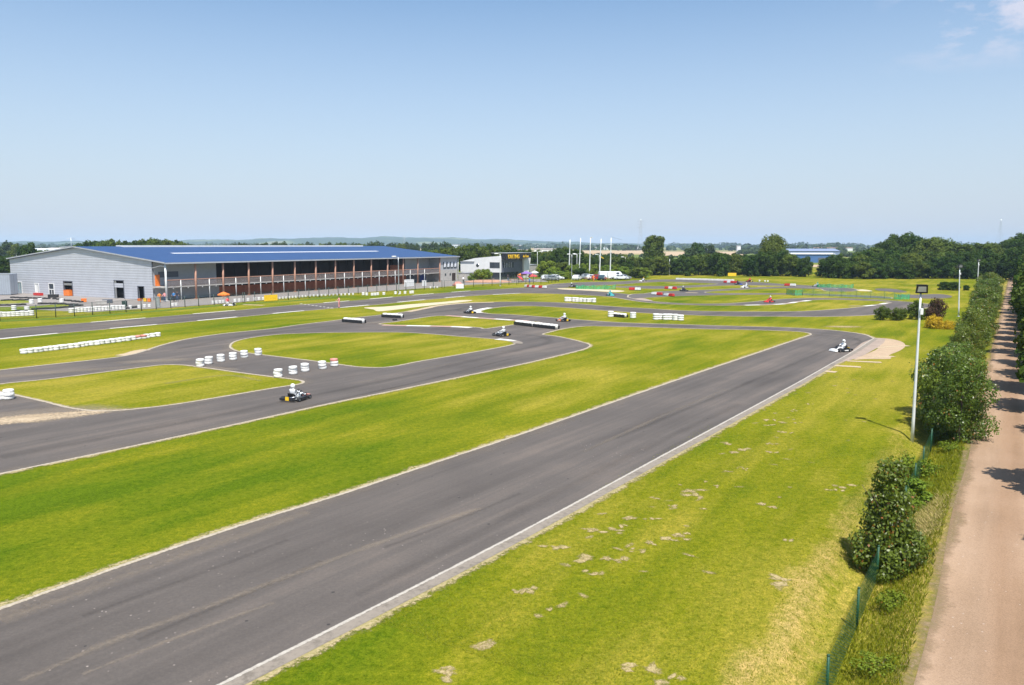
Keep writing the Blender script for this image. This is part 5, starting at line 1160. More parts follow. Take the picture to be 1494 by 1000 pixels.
def crate(p, s, mat, label, rz=0, cat='box'):
    t = thing('equipment_box', label, cat, p, rz); MB().box(-s[0] / 2, s[0] / 2, -s[1] / 2, s[1] / 2, .05, s[2], None, .03).build('body', mat, t)
    MB().box(-s[0] / 2 - .02, s[0] / 2 + .02, -s[1] / 2 - .02, s[1] / 2 + .02, s[2] + .001, s[2] + .07).build('lid', mat, t); MB().box(-s[0] / 2 + .1, s[0] / 2 - .1, -s[1] / 2 + .05, s[1] / 2 - .05, 0, .049).build('skid', M['black'], t)
crate(B0 + Matrix.Rotation(BA, 3, 'Z') @ Vector((-.1, 28.2, 0)), (.9, 1.7, 1.05), M['orange'], 'orange kart cover box in the half open gable doorway', R(60))
crate(G(122.5, 441.2), (.8, .6, .55), M['orange'], 'small orange box on the yard before the gable', R(30))
crate(G(56, 431.6), (2.2, .7, .45), M['red'], 'low red box near the white gable door', R(-30))
crate(G(204, 439.6), (.8, .4, .35), M['orange'], 'low orange toy car box beside the right gable door', R(-30)); crate(G(212, 440.6), (.5, .4, .55), M['yellow'], 'yellow box near the hall corner', 0); crate(G(218, 440.8), (.5, .4, .55), M['orange'], 'orange box under the corner balcony', 0)
crate(G(78, 434.4), (1.6, 1.1, .5), M['tyre_black'], 'dark low trolley before the paned gable door', R(20)); crate(G(148, 445), (1.6, .9, .6), M['concrete'], 'grey pallet box in the yard before the tall door', R(25)); crate(G(157, 442.6), (1.5, .9, .55), M['darkgrey'], 'dark grey pallet box behind the grey one', R(25)); crate(G(182, 447.6), (.6, .6, .8), M['darkpost'], 'dark green bin behind the white stacks', 0); crate(G(231, 449), (.55, .3, 1.6), M['steel'], 'grey control cabinet at the yard fence', 0)
crate(G(597, 418.7), (3.0, .6, 1.6), M['white'], 'white counter under the gallery near its right end', BA); crate(G(619, 418), (1.0, .6, 1.3), M['white'], 'white fridge under the gallery right end', BA)
t = thing('soil_heap', 'low reddish soil heap behind the clubhouse fence', 'heap', G(712, 412)); b = MB(); b.lathe([(4.2, 0), (3.5, .35), (2.2, .7), (.8, .8), (.1, .82)], 14); b.build('heap', M['rust'], t); t.scale = (1.6, .7, .8)
t = thing('soil_heap', 'small pale heap beside the low white board', 'heap', G(668, 417)); b = MB(); b.lathe([(1.4, 0), (1.1, .45), (.5, .9), (.1, .95)], 12); b.build('heap', M['tyre_red'], t)
def bench(p, rz, label):
    t = thing('picnic_table', label, 'picnic table', p, rz); MB().box(-.9, .9, -.35, .35, .72, .76).build('table_top', M['timber'], t)
    for s in (1, -1): MB().box(-.9, .9, .6 * s - .13, .6 * s + .13, .43, .46).build('bench_seat', M['timber'], t)
    for x in (-.6, .6): MB().tube([(x, -.65, 0), (x, 0, .74), (x, .65, 0)], .04, 5).tube([(x, -.6, .42), (x, .6, .42)], .03, 5).build('leg', M['timber'], t)
bench(G(748, 411.5), .3, 'picnic table left on the clubhouse terrace'); bench(G(760, 411), .5, 'picnic table under the brown orange parasol'); bench(G(717, 411.2), .9, 'picnic table by the reddish soil heap'); bench(G(857, 409), .2, 'dark picnic table left of the person in orange'); bench(G(843, 408.8), .4, 'reddish picnic table left before the parked cars'); bench(G(884, 409.4), .2, 'picnic table right before the white vans')

# ---------------------------------------------------------------- cars
def car(body, label, p, rz, van=False):
    t = thing('parked_van' if van else 'parked_car', label, 'van' if van else 'car', p, rz, 'vehicles parked by the flagpoles')
    if van: pr = [(-2.3, .35), (-2.35, 1.2), (-2.25, 2.05), (-1.9, 2.2), (1.0, 2.2), (1.35, 2.05), (1.85, 1.25), (2.4, 1.05), (2.5, .6), (2.45, .35)]; hw = .92; W = [(-.0, .9, 1.35, 1.95)]; ws_ = [(1.42, 1.98), (1.86, 1.3)]
    else: pr = [(-2.0, .35), (-2.08, .75), (-1.95, 1.0), (-1.55, 1.38), (-1.1, 1.48), (.1, 1.46), (.45, 1.32), (1.05, .95), (1.85, .82), (2.05, .6), (2.05, .35)]; hw = .82; W = [(-1.4, -.45, 1.0, 1.34), (-.38, .45, 1.0, 1.34)]; ws_ = [(.48, 1.33), (1.02, 1.0)]
    b = MB(); n = len(pr)
    vs = []; 
    for y, k in ((-hw, .0), (-hw + .10, 1), (hw - .10, 1), (hw, 0)):
        for x, z in pr:
            top = max(0, (z - .9)) * .16; yy = y + (top if y < 0 else -top); vs.append((x * (1 if k else .985), yy, z if k else .35 + (z - .35) * .96))
    fs = []
    for r in range(3):
        for i in range(n): j = (i + 1) % n; fs.append((r * n + i, (r + 1) * n + i, (r + 1) * n + j, r * n + j))
    fs += [tuple(range(n)), tuple(range(4 * n - 1, 3 * n - 1, -1))]
    bd = b.add(vs, fs).build('body', body, t)
    for x0, x1, z0, z1 in W:
        for s in (1, -1):
            b = MB(); y0 = s * (hw - max(0, z0 - .9) * .16 + .012); y1 = s * (hw - max(0, z1 - .9) * .16 + .012); b.add([(x0, y0, z0), (x1, y0, z0), (x1 - .05, y1, z1), (x0 + .1, y1, z1)], [(0, 1, 2, 3)]); b.build('side_window', M['glass'], t)
    (xa, za), (xb, zb) = ws_; MB().add([(xa + .03, -hw + .2, za + .02), (xb + .03, -hw + .15, zb + .02), (xb + .03, hw - .15, zb + .02), (xa + .03, hw - .2, za + .02)], [(0, 1, 2, 3)]).build('windscreen', M['glass'], t)
    for s in (1, -1):
        xf = 2.47 if van else 2.03; MB().box(xf - .05, xf + .02, s * .62 - .14, s * .62 + .14, .62, .76).build('headlight', M['paleglass'], t)
        for x in (-1.3, 1.35):
            w = MB().lathe([(.17, -.10), (.30, -.11), (.32, -.08), (.32, .08), (.30, .11), (.17, .10)], 14, (0, 0, 0), 'y', None, True).build('tyre', M['tyre_black'], t); w.location = (x, s * (hw - .08), .32)
            MB().lathe([(.03, -.08), (.18, -.09), (.18, .09), (.03, .08)], 10, (0, 0, 0), 'y').build('rim', M['alu'], w)
for px, Y, m, lb, rz, v in [(800, 214, 'carwhite', 'white car parked left of the clubhouse hedge end', .2, 0), (806, 212, 'carsilver', 'silver car parked between two white ones by the clubhouse', .2, 0), (812, 216, 'carwhite', 'white car rightmost by the clubhouse hedge', .2, 0),
    (842, 214, 'carwhite', 'white car nose on beside the twin headed lamp', 1.2, 0), (858, 222, 'carsilver', 'pale car left of the parked row under the flagpoles', .1, 0), (866, 216, 'carwhite', 'white car under the middle flagpole', .15, 0), (873.5, 215, 'carred', 'dark red roofed car at the fourth flagpole foot', .1, 0), (878.5, 214, 'cardark', 'dark teal car left of the white vans', 1.3, 0),
    (885, 221, 'carwhite', 'white van left of the rightmost flagpole', .2, 1), (898, 220, 'carwhite', 'white van right of the rightmost flagpole', .1, 1), (905.5, 217, 'carwhite', 'white car behind the thick pale post', .1, 0), (910, 219, 'carsilver', 'silver car rightmost of the parked row', .1, 0)]:
    car(M[m], lb, at(px, Y), rz, bool(v))
#==PART4==
# ---------------------------------------------------------------- vegetation
def npmesh(name, verts, quads, tint, mat):
    me = bpy.data.meshes.new(name); nv = len(verts); nf = len(quads); k = quads.shape[1]
    me.vertices.add(nv); me.vertices.foreach_set('co', verts.astype(np.float32).ravel())
    me.loops.add(nf * k); me.loops.foreach_set('vertex_index', quads.astype(np.int32).ravel())
    me.polygons.add(nf); me.polygons.foreach_set('loop_start', np.arange(0, nf * k, k, dtype=np.int32))
    try: me.polygons.foreach_set('loop_total', np.full(nf, k, dtype=np.int32))
    except Exception: pass
    me.update(calc_edges=True); me.validate()
    a = me.color_attributes.new('tint', 'FLOAT_COLOR', 'POINT')
    c = np.ones((nv, 4), np.float32); c[:, :3] = tint; a.data.foreach_set('color', c.ravel())
    me.materials.append(mat); return me
def leaves(name, seed, lobes, n, size, mat, red=0.0, updown=.35, asp=.6):
    """lobes: (x,y,z,rx,ry,rz). leaf diamonds spread through the outer part of every lobe"""
    r = np.random.default_rng(seed); L_ = np.array(lobes, float)
    wt = (L_[:, 3] * L_[:, 4] + L_[:, 4] * L_[:, 5] + L_[:, 3] * L_[:, 5]); wt /= wt.sum()
    li = r.choice(len(L_), n, p=wt); d = r.normal(size=(n, 3)); d /= np.linalg.norm(d, axis=1)[:, None]
    d[:, 2] = np.where(r.random(n) < .3, np.abs(d[:, 2]), d[:, 2])
    # twig-like clustering
    tw = r.normal(size=(n // 12 + 1, 3)); tw /= np.linalg.norm(tw, axis=1)[:, None]; ti = r.integers(0, len(tw), n)
    d = d * .30 + tw[ti] * .8; d /= np.linalg.norm(d, axis=1)[:, None]
    rad = r.uniform(.5, 1.1, n) ** .8 + (r.random(n) < .10) * r.uniform(0, .3, n)
    c = L_[li, :3] + d * L_[li, 3:6] * rad[:, None]
    keep = c[:, 2] > .02; c = c[keep]; d = d[keep]; li = li[keep]; ti = ti[keep]; n = len(c)
    nrm = d + r.normal(size=(n, 3)) * .55 + np.array([0, 0, updown]); nrm /= np.linalg.norm(nrm, axis=1)[:, None]
    t = np.cross(nrm, r.normal(size=(n, 3))); t /= np.linalg.norm(t, axis=1)[:, None]; b_ = np.cross(nrm, t)
    s = size * r.uniform(.6, 1.3, n)[:, None]
    v = np.stack([c - t * s, c - b_ * s * asp, c + t * s, c + b_ * s * asp], 1).reshape(-1, 3)
    q = np.arange(n * 4).reshape(-1, 4)
    lt = r.random(len(L_))[li] * .55 + r.random(len(tw))[ti] * .3 + r.random(n) * .25 - .05
    rd = (r.random(n) < red) * r.uniform(.4, 1, n)
    ti_ = np.repeat(np.stack([lt, rd, lt * 0], 1), 4, axis=0)
    return npmesh(name, v, q, ti_, mat)
def lobeset(seed, R_, H_, k, z0=.12, flat=1.0, top=.9, wild=.3):
    r = random.Random(seed); out = [(0, 0, H_ * (.46 + z0 / 2), R_ * .5, R_ * .5, H_ * .36)]
    for i in range(k):
        f = (i + .5) / k; z = H_ * (z0 + (top - z0) * f); env = math.sin(math.pi * min(1, (.18 + .82 * (1 - f) ** .8) * .62)) if flat < 1.5 else 1
        prof = math.sqrt(max(.05, 1 - ((f - .42) / .62) ** 2)); a = i * 2.4 + r.uniform(-.5, .5); q = R_ * prof * r.uniform(.5 - wild * .3, .72 + wild * .35)
        s = R_ * r.uniform(.36 - wild * .35, .44) * (.7 + .4 * prof); z += H_ * wild * r.uniform(-.06, .1); out.append((q * math.cos(a), q * math.sin(a), z, s, s, s * r.uniform(.75, 1.1)))
    return out
def trunk_mesh(seed, h, r0, R_, H_):
    r = random.Random(seed); b = MB(); pts = [(r.uniform(-.1, .1) * k * .3, r.uniform(-.1, .1) * k * .3, h * k / 5) for k in range(6)]; pts[0] = (0, 0, -.15)
    b.tube(pts, [r0 * (1.25 if k == 0 else 1 - .15 * k) for k in range(6)], 8)
    for k in range(6):
        a = k * 1.05 + r.uniform(-.3, .3); z = h * r.uniform(.35, .9); e = (R_ * .6 * math.cos(a), R_ * .6 * math.sin(a), z + H_ * .28); m_ = (e[0] * .45, e[1] * .45, z + H_ * .1)
        b.tube([(0, 0, z), m_, e], [r0 * .45, r0 * .3, r0 * .12], 5)
    return b.mesh('trunk', M_BARK)
TV = {}
def variant(key, seed, R_, H_, k, n, size, mat, z0=.12, red=0, trunk=.16, extra=None, asp=.6, updown=.35, wild=.3):
    lob = lobeset(seed, R_, H_, k, z0, wild=wild)
    if extra: lob += extra
    TV[key] = (leaves('crown', seed, lob, n, size, LEAF[mat], red, asp=asp, updown=updown), trunk_mesh(seed, H_ * .62, trunk, R_, H_), R_, H_)
def tree(key, p, h=None, r=None, label='', group=None, name='tree', cat='tree', rz=None):
    c, tr, R_, H_ = TV[key]; t = thing(name, label, cat, p, rng.uniform(0, 6.28) if rz is None else rz, group)
    sh = (h or H_) / H_; sr = (r / R_) if r else sh
    t.scale = (sr, sr, sh); link('crown', c, t); link('trunk', tr, t); return t
for i in range(4): variant('d%d' % i, 20 + i, 3.0, 7.5, 16, 4200, .26, 'dark', .06, 0, .2)
for i in range(3): variant('m%d' % i, 30 + i, 3.0, 8, 16, 4000, .27, 'mid', .10, 0, .2)
for i in range(2): variant('l%d' % i, 40 + i, 2.4, 5, 12, 3600, .19, 'lite', .06, 0, .12)
for i in range(4): variant('h%d' % i, 50 + i, 1.6, 3.9, 34, 12000, .075, 'hedge', .05, [.02, .03, .09, .05][i], .08, wild=.6)
N0 = [(0, 0, 1.3, .75, .75, 1.1), (-.3, .1, .7, .85, .8, .6)]
_r = random.Random(3); TV['br'] = None
for i in range(40):
    f = (i / 39) ** 1.25; z = .25 + 2.85 * f; a = i * 2.4 + _r.uniform(-.4, .4); q = (1.0 - .72 * f) * _r.uniform(.5, 1.0); s_ = _r.uniform(.26, .50) * (1.05 - .4 * f)
    N0.append((q * math.cos(a) - .15 * (1 - f), q * math.sin(a), z, s_, s_, s_ * _r.uniform(.7, 1.0)))
TV['n0'] = (leaves('crown', 60, N0, 17000, .05, LEAF['hedge'], .04, asp=.7), trunk_mesh(60, 2.0, .05, 1.3, 3.3), 1.35, 3.3)
variant('n1', 61, 1.5, 3.9, 40, 16000, .055, 'hedge', .04, .03, .07, asp=.65, wild=.55)
variant('s0', 70, 1.2, 1.9, 10, 2600, .09, 'mid', .10, 0, .07); variant('s1', 71, 1.2, 2.1, 12, 3000, .09, 'mid', .02, 0, .07)
variant('pl', 72, 1.5, 2.3, 14, 3600, .10, 'plum', .0, 0, .07); variant('gd', 73, 1.5, 1.2, 12, 3400, .08, 'gold', .0, 0, .04)
variant('bg', 80, 5.0, 13, 34, 9000, .36, 'mid', .10, 0, .35); variant('bg2', 81, 5.0, 13, 30, 9000, .36, 'dark', .06, 0, .35); variant('pop', 82, 3.4, 13, 26, 6500, .34, 'mid', .04, 0, .3)
for i in range(2): variant('f%d' % i, 90 + i, 5, 9, 14, 1500, .65, 'far', .02, 0, .3)

variant('br', 95, .8, .55, 14, 1500, .05, 'lite', .02, .04, .02, wild=.6)
# near shrubs and hedge along the ditch (real plants in a row)
def terrz(p): u = p.dot(U) / (U.length ** 2); w = p.dot(V); return terr(u, w)
def hp(u, w): p = UW(u, w); p.z = terr(u, w) - .03; return p
tree('n0', hp(25.4, -2.75), 3.7, 1.3, 'dense glossy leaved shrub with orange berries, nearest at the lane ditch', name='shrub', cat='shrub')
tree('l1', hp(33.0, -3.0), 1.3, .9, 'low leafy shrub with orange berries just behind the nearest shrub', name='shrub', cat='shrub')
tree('br', hp(37.5, -3.3), .8, 1.0, 'small bramble clump at the foot of the tall pole', name='shrub', cat='shrub')
hl = [(43.6, -2.0, 4.3, 1.5), (46.0, -2.3, 4.6, 1.6), (48.6, -2.6, 4.6, 1.7), (51.8, -2.8, 4.2, 1.6), (55.0, -2.6, 4.3, 1.6), (58.5, -2.8, 3.9, 1.5), (62, -2.7, 4.0, 1.5), (66, -2.8, 3.6, 1.5), (70, -2.7, 3.8, 1.5), (75, -2.8, 3.8, 1.6), (80, -2.8, 3.9, 1.6), (86, -2.9, 3.6, 1.6), (92, -2.9, 3.8, 1.7), (98, -3.0, 3.6, 1.7), (105, -3.0, 3.8, 1.8), (112, -3.1, 3.9, 1.8), (120, -3.2, 3.9, 1.9), (128, -3.2, 4.1, 2.0), (137, -3.4, 4.2, 2.0), (146, -3.5, 4.4, 2.1), (156, -3.5, 4.6, 2.2), (166, -3.6, 4.6, 2.4), (176, -3.7, 5, 2.5), (188, -3.8, 5.2, 2.6)]
for i, (u, w, h, r) in enumerate(hl):
    q_ = rng.uniform(.62, 1.15) if i > 1 else 1; h *= q_; r *= rng.uniform(.7, 1.0); w += rng.uniform(-.35, .3)
    tree(['n1', 'h0', 'h1', 'h2', 'h3'][i % 5] if i < 14 else 'h%d' % (i % 4), hp(u, w), h, r, ordw(i + 1) + ' bushy tree of the lane-side hedge row, counted from the tall pole', 'hedge row trees between lane and circuit', 'hedge_tree')
# trees on the other side of the lane
rt = [(28.2, 3.5, 6.2, 1.5), (35.2, 3.3, 7.0, 1.9), (46, 3.7, 6.6, 1.7), (53, 3.1, 7.4, 2.3), (60, 3.0, 8.0, 2.4), (66.5, 3.2, 7.2, 2.4), (73, 3.1, 8.2, 2.5)] + [(80 + 6 * k, 3.2 + .35 * math.sin(k * 2.1), 8 + .8 * math.sin(k), 2.8) for k in range(22)] + [(225 + 9 * k, 4.6, 9.5, 3.6) for k in range(8)]
for i, (u, w, h, r) in enumerate(rt):
    tree(['d0', 'm0', 'd1', 'd2', 'm1', 'd3'][i % 6] , UW(u, w), h, r, ordw(i + 1) + ' tree from the front in the dark row right of the lane', 'row of trees right of the lane', 'roadside_tree')
for i, (px, Y, h, r, k) in enumerate([(1490, 262, 13.5, 5, 'bg2'), (1478, 300, 12.5, 5, 'bg'), (1500, 240, 12, 4.5, 'bg2'), (1466, 290, 11.5, 4.5, 'bg2'), (1484, 215, 9.5, 3.6, 'd1'), (1502, 205, 10, 4, 'd2'), (1472, 235, 9, 3.4, 'd0')]):
    tree(k, at(px, Y), h, r, place(i, 7) + ' of the tall trees closing the far end of the lane' if False else ordw(i + 1) + ' tall tree in the cluster over the far end of the lane', 'trees over the far end of the lane')
# small garden group beyond the hairpin
tree('s0', G(1287.5, 467.5), 1.75, 1.0, 'small round tree, leftmost of the garden group beyond the hairpin', name='small_tree'); tree('s0', G(1308, 468), 1.55, .95, 'small tree second in the garden group beyond the hairpin', name='small_tree', rz=1); tree('s0', G(1317, 467.2), 1.5, .7, 'slimmer small tree right beside the second garden tree', name='small_tree', rz=2)
tree('s1', G(1336, 466.5), 2.5, 1.1, 'dark upright bush left of the tall pole in the garden group', name='shrub', cat='shrub'); tree('pl', G(1365, 466.5), 2.6, 1.5, 'plum purple leaved bush right of the tall pole', name='shrub', cat='shrub')
tree('gd', G(1363, 479), 1.25, 1.35, 'wide golden yellow bush below the plum bush', name='shrub', cat='shrub', rz=.5); tree('gd', G(1383, 480.5), .85, .9, 'smaller golden yellow bush to its right', name='shrub', cat='shrub', rz=2.5)
tree('s1', G(1351, 463), 1.2, .6, 'thin reddish shrub behind the tall pole', name='shrub', cat='shrub')
for px, py, h, r, lb in [(1377, 423.6, 1.9, 1.3, 'round dark bush left of the second pole, at the lawn edge'), (1391, 424, 1.9, 1.35, 'round dark bush just left of the second floodlight pole'), (1409.5, 424, 1.2, .7, 'little bright bush right of the second floodlight pole')]:
    tree('d1', G(px, py), h, r, lb, name='shrub', cat='shrub')
tree('l0', at(700.5, 205), 3.3, 2.3, 'big light green bush left of the clubhouse windows', name='shrub', cat='shrub', rz=1); tree('l1', at(708.5, 204), 3.5, 1.9, 'light green bush touching the clubhouse glazing', name='shrub', cat='shrub', rz=2); tree('l1', at(691, 208), 2.2, 1.5, 'low green bush beside the yard store', name='shrub', cat='shrub', rz=4)
# hedges by the car park
for i, (px, Y, h, r, k) in enumerate([(800, 235, 5, 3.2, 'l0'), (807, 228, 3.2, 3, 'l1'), (815, 224, 2.2, 2.4, 'l0'), (822, 220, 1.9, 2.2, 'l1'), (828, 222, 2, 2.4, 'l0'), (822, 238, 4.5, 3.2, 'm1'), (835, 236, 4, 3, 'l1'), (849, 230, 3.0, 2.2, 'd0'), (855, 238, 4.2, 2.4, 'l0'), (865, 238, 4.0, 2.4, 'l1'), (885, 240, 3.6, 2.6, 'l0'), (897, 240, 3.8, 2.2, 'l1'), (908, 238, 3.2, 2.2, 'l0'), (931, 226, 3.4, 2.4, 'm1'), (939, 226, 3.2, 2.2, 'l1'), (927, 228, 2.8, 2.2, 'm2'), (793, 240, 4.5, 2.5, 'l1')]):
    tree(k, at(px, Y), h, r, ordw(i + 1) + ' light green bush around the car park and flagpoles', 'light green bushes round the car park', 'shrub', 'shrub')
# belts of trees: (px, base distance, top row, radius, kind)
def belt(items, desc, group):
    items = sorted(items)
    for i, (px, Y, ty, r, k) in enumerate(items):
        h = max(1.5, ZT(ty, Y)); tree(k, at(px, Y), h, r, place(i, len(items)) + ' ' + desc, group)
def prof(tab, x):
    for (a, ya), (b_, yb) in zip(tab, tab[1:]):
        if a <= x <= b_: return ya + (yb - ya) * (x - a) / (b_ - a)
    return tab[-1][1]
P1 = [(790, 368), (812, 362), (825, 357), (835, 360), (842, 361), (850, 371), (880, 370), (905, 371), (935, 374), (960, 373), (985, 374), (1000, 371), (1030, 370), (1060, 368), (1080, 370), (1100, 369), (1120, 364), (1140, 366), (1160, 371), (1165, 373)]
it = []; x = 792
while x < 1160: it.append((x + rng.uniform(-2, 2), 246 + rng.uniform(-6, 8), prof(P1, x) + rng.uniform(-2.0, 4.5), rng.uniform(2.2, 3.2), rng.choice(['d0', 'd1', 'd2', 'd3', 'd0', 'm0', 'm1']))); x += rng.uniform(8, 12)
belt(it, 'tree in the front row of the dark belt behind the circuit', 'front row of the dark tree belt')
it = []; x = 798
while x < 1160: it.append((x + rng.uniform(-2, 2), 262 + rng.uniform(-6, 8), prof(P1, x) + rng.uniform(-1.0, 4), rng.uniform(2.8, 3.8), rng.choice(['d0', 'd1', 'm2', 'm0', 'm1', 'd3']))); x += rng.uniform(12, 17)
belt(it, 'tree in the back row of the dark belt behind the circuit', 'back row of the dark tree belt')
tree('pop', at(953, 300), ZT(339.5, 300), 4.4, 'tall double crowned tree standing clear above the belt', rz=1.2); tree('pop', at(960, 304), ZT(344, 304), 2.6, 'second crown right of the tall double crowned tree', rz=2); tree('m1', at(947, 298), ZT(352, 298), 3.0, 'lower leafy tree at the left foot of the tall double tree')
tree('bg', at(1128, 262), ZT(341.5, 262), 4.4, 'tall round headed tree rising above the right of the belt', rz=2.2); tree('bg', at(1121, 258), ZT(352, 258), 3.2, 'shoulder tree left of the tall round headed one', rz=.4); tree('m0', at(1139, 258), ZT(361, 258), 3, 'shorter tree right of the tall round headed one')
tree('bg2', at(1016, 380), ZT(354, 380), 4.2, 'grey green round tree beyond the belt, in the fields'); tree('f0', at(1008, 372), ZT(362, 372), 4.0, 'lower round tree left of the grey green one'); tree('f1', at(1035, 480), ZT(357, 480), 4.5, 'small hazy tree right of the grey green one')
tree('d2', at(1175, 236), ZT(374, 236), 2.3, 'single conical tree left of the gap to the blue hall'); tree('d1', at(1166, 240), ZT(382, 240), 2.0, 'lower dark bush joined to the conical tree')
P2 = [(1200, 379), (1210, 371), (1222, 366), (1238, 371), (1250, 367), (1265, 364), (1280, 358), (1292, 350), (1303, 341), (1316, 337), (1332, 340), (1345, 344), (1360, 345), (1372, 348), (1390, 352), (1410, 354), (1430, 353), (1450, 355), (1463, 362), (1474, 358), (1494, 360)]
it = []; x = 1210
while x < 1450: it.append((x + rng.uniform(-2, 2), 226 + rng.uniform(-5, 5), max(378, prof(P2, x) + 6) + rng.uniform(-5, 8), rng.uniform(2.4, 3.3), rng.choice(['d0', 'd1', 'd2', 'd3', 'm0']))); x += rng.uniform(8, 12)
belt(it, 'tree in the front row of the wood at right', 'front row of the wood at right')
it = []; x = 1206
while x < 1460: it.append((x + rng.uniform(-2, 2), 240 + rng.uniform(-5, 8), max(364, prof(P2, x) + 3) + rng.uniform(-3, 6), rng.uniform(2.8, 3.8), rng.choice(['d0', 'm1', 'm2', 'd3', 'd1', 'm0']))); x += rng.uniform(11, 15)
belt(it, 'tree in the middle row of the wood at right', 'middle row of the wood at right')
it = []; x = 1262
while x < 1480: it.append((x + rng.uniform(-3, 3), 262 + rng.uniform(-6, 14), prof(P2, x) + rng.uniform(-1.5, 2.5), rng.uniform(4, 5.2), rng.choice(['bg', 'bg2', 'bg2', 'pop']))); x += rng.uniform(13, 18)
belt(it, 'tall tree in the back row of the wood at right', 'tall back row of the wood at right')
P3 = [(640, 362), (655, 360), (668, 355), (680, 356), (692, 355), (706, 356), (722, 359), (735, 356), (750, 362), (765, 361), (780, 366), (795, 367)]
it = []; x = 634
while x < 800: it.append((x + rng.uniform(-2, 2), 268 + rng.uniform(-10, 12), prof(P3, x) + rng.uniform(-1.5, 3), rng.uniform(2.6, 3.8), rng.choice(['m0', 'm1', 'm2', 'd0', 'd2']))); x += rng.uniform(8, 11)
belt(it, 'tree behind the clubhouse', 'trees behind the clubhouse')
it = []; x = 604
while x < 790: it.append((x + rng.uniform(-3, 3), 330 + rng.uniform(-10, 30), rng.uniform(361, 366), rng.uniform(3, 4), rng.choice(['m0', 'd2', 'm2']))); x += rng.uniform(13, 18)
belt(it, 'lower tree in the hazier row beyond the clubhouse', 'hazier row beyond the clubhouse')
P4 = [(112, 356), (125, 352), (140, 349), (155, 350), (170, 348), (185, 349), (192, 355), (200, 350), (215, 348), (230, 347), (245, 350), (262, 348), (275, 355), (285, 358), (300, 357), (330, 356), (345, 359)]
it = []; x = 116
while x < 345: it.append((x + rng.uniform(-2, 2), 330 + rng.uniform(-10, 15), prof(P4, x) + rng.uniform(-.5, 1.5), rng.uniform(3.2, 4.6), rng.choice(['m0', 'm1', 'bg', 'd0', 'm2']))); x += rng.uniform(8, 11)
belt(it, 'tree showing above the left of the blue roof', 'trees above the left of the blue roof')
it = [(x + rng.uniform(-3, 3), 250 + rng.uniform(-6, 12), 375 + rng.uniform(-3, 3), rng.uniform(3, 3.8), rng.choice(['d0', 'd1', 'd2'])) for x in range(-30, 60, 9)]
belt(it, 'tree of the dark hedge left of the hall', 'dark hedge left of the hall')
it = [(46, 262, 353.5, 3.2, 'd2'), (38, 300, 357, 3, 'd0'), (24, 420, 355, 4, 'm0'), (10, 480, 353, 4.5, 'f0'), (-6, 430, 356, 4, 'f1'), (56, 300, 362, 3, 'd1'), (68, 320, 364, 3.5, 'm1'), (84, 330, 365, 3, 'm2')]
belt(it, 'taller tree beyond the dark hedge at far left', 'taller trees beyond the left hedge')
it = [(350 + k * 13 + rng.uniform(-4, 4), 520 + rng.uniform(-60, 90), rng.uniform(352.5, 356.5), rng.uniform(3.5, 6), rng.choice(['f0', 'f1', 'm0'])) for k in range(24)]
belt(it, 'hazy tree above the long blue roof', 'hazy trees above the long blue roof')
# distant woods and hedgerows
def wood(name, rows, label, size, seed):
    r = np.random.default_rng(seed); lob = []
    for (x0, x1, Y, top, thick, spread) in rows:
        n = int(abs(at(x1, Y).x - at(x0, Y).x) / (thick * .8)) + 1
        for k in range(n):
            y = Y + r.uniform(-spread, spread); p = at(x0 + (x1 - x0) * r.random(), y); h = top * r.uniform(.6, 1.1); rr = thick * r.uniform(.5, .9)
            lob.append((p.x, p.y, h * .45, rr, rr, h * .55))
    me = leaves(name, seed, lob, int(min(60000, len(lob) * 46)), size, LEAF['far'], 0, .5, .9)
    return tag(link(name, me), label, kind='stuff')
wood('distant_hedgerow', [(-80, 360, 800, 7, 9, 60), (600, 860, 620, 3.2, 6, 60), (860, 1010, 620, 3, 5, 30), (940, 1100, 480, 3, 5, 30), (1075, 1240, 900, 7, 10, 80), (1180, 1320, 640, 4, 8, 30), (1200, 1320, 1050, 7, 10, 60), (640, 780, 450, 3.5, 7, 30)], 'broken line of hazy hedgerow trees across the near fields', 1.5, 5)
wood('distant_wood', [(-100, 500, 1500, 12, 18, 150), (480, 900, 1700, 11, 18, 150), (850, 1250, 1450, 11, 16, 150), (1150, 1560, 1800, 14, 20, 150), (950, 1500, 2600, 18, 30, 200), (-100, 900, 2600, 16, 30, 300), (150, 560, 1050, 9, 12, 60)], 'long blue-green lines of far woodland on the plain', 4.0, 6)
# hills on the horizon
hp_ = [(-900, 355), (-400, 353.5), (0, 353), (60, 352.2), (110, 352), (180, 353.5), (290, 350), (360, 349.4), (430, 347.6), (500, 346.8), (560, 346), (620, 346.2), (680, 348), (720, 349), (760, 350.6), (800, 352), (850, 354), (900, 355), (960, 356), (1040, 357.2), (1200, 357.6), (1400, 357.5), (1600, 357), (2100, 356)]
b = MB(); YS = [3600, 3900, 4300, 4800, 5300]; hs = [0, .35, .72, 1.0, .8]
cols = []; x = -900
while x <= 2100:
    f = prof(hp_, x); col = []
    for Y, s in zip(YS, hs):
        top = max(4, ZT(f + .35 * math.sin(x * .11) + .25 * math.sin(x * .31 + 1), 4800)); p = at(x, Y); col.append((p.x, p.y, top * s * (1 + .06 * math.sin(x * .07 + Y))))
    cols.append(col); x += 7
vs = [v for c in cols for v in c]; n = len(YS)
fs = [(i * n + j, (i + 1) * n + j, (i + 1) * n + j + 1, i * n + j + 1) for i in range(len(cols) - 1) for j in range(n - 1)]
b.add(vs, fs, None, True)
m, nt, out = new_mat('wooded_hills'); P = pos(nt)
c = ramp(nt, noise(nt, .0035, 5, .6, vmul(nt, P, (1, .6, 1))), [(.44, (.025, .05, .018)), (.56, (.035, .065, .02)), (.60, (.14, .17, .06)), (.68, (.20, .19, .09))])
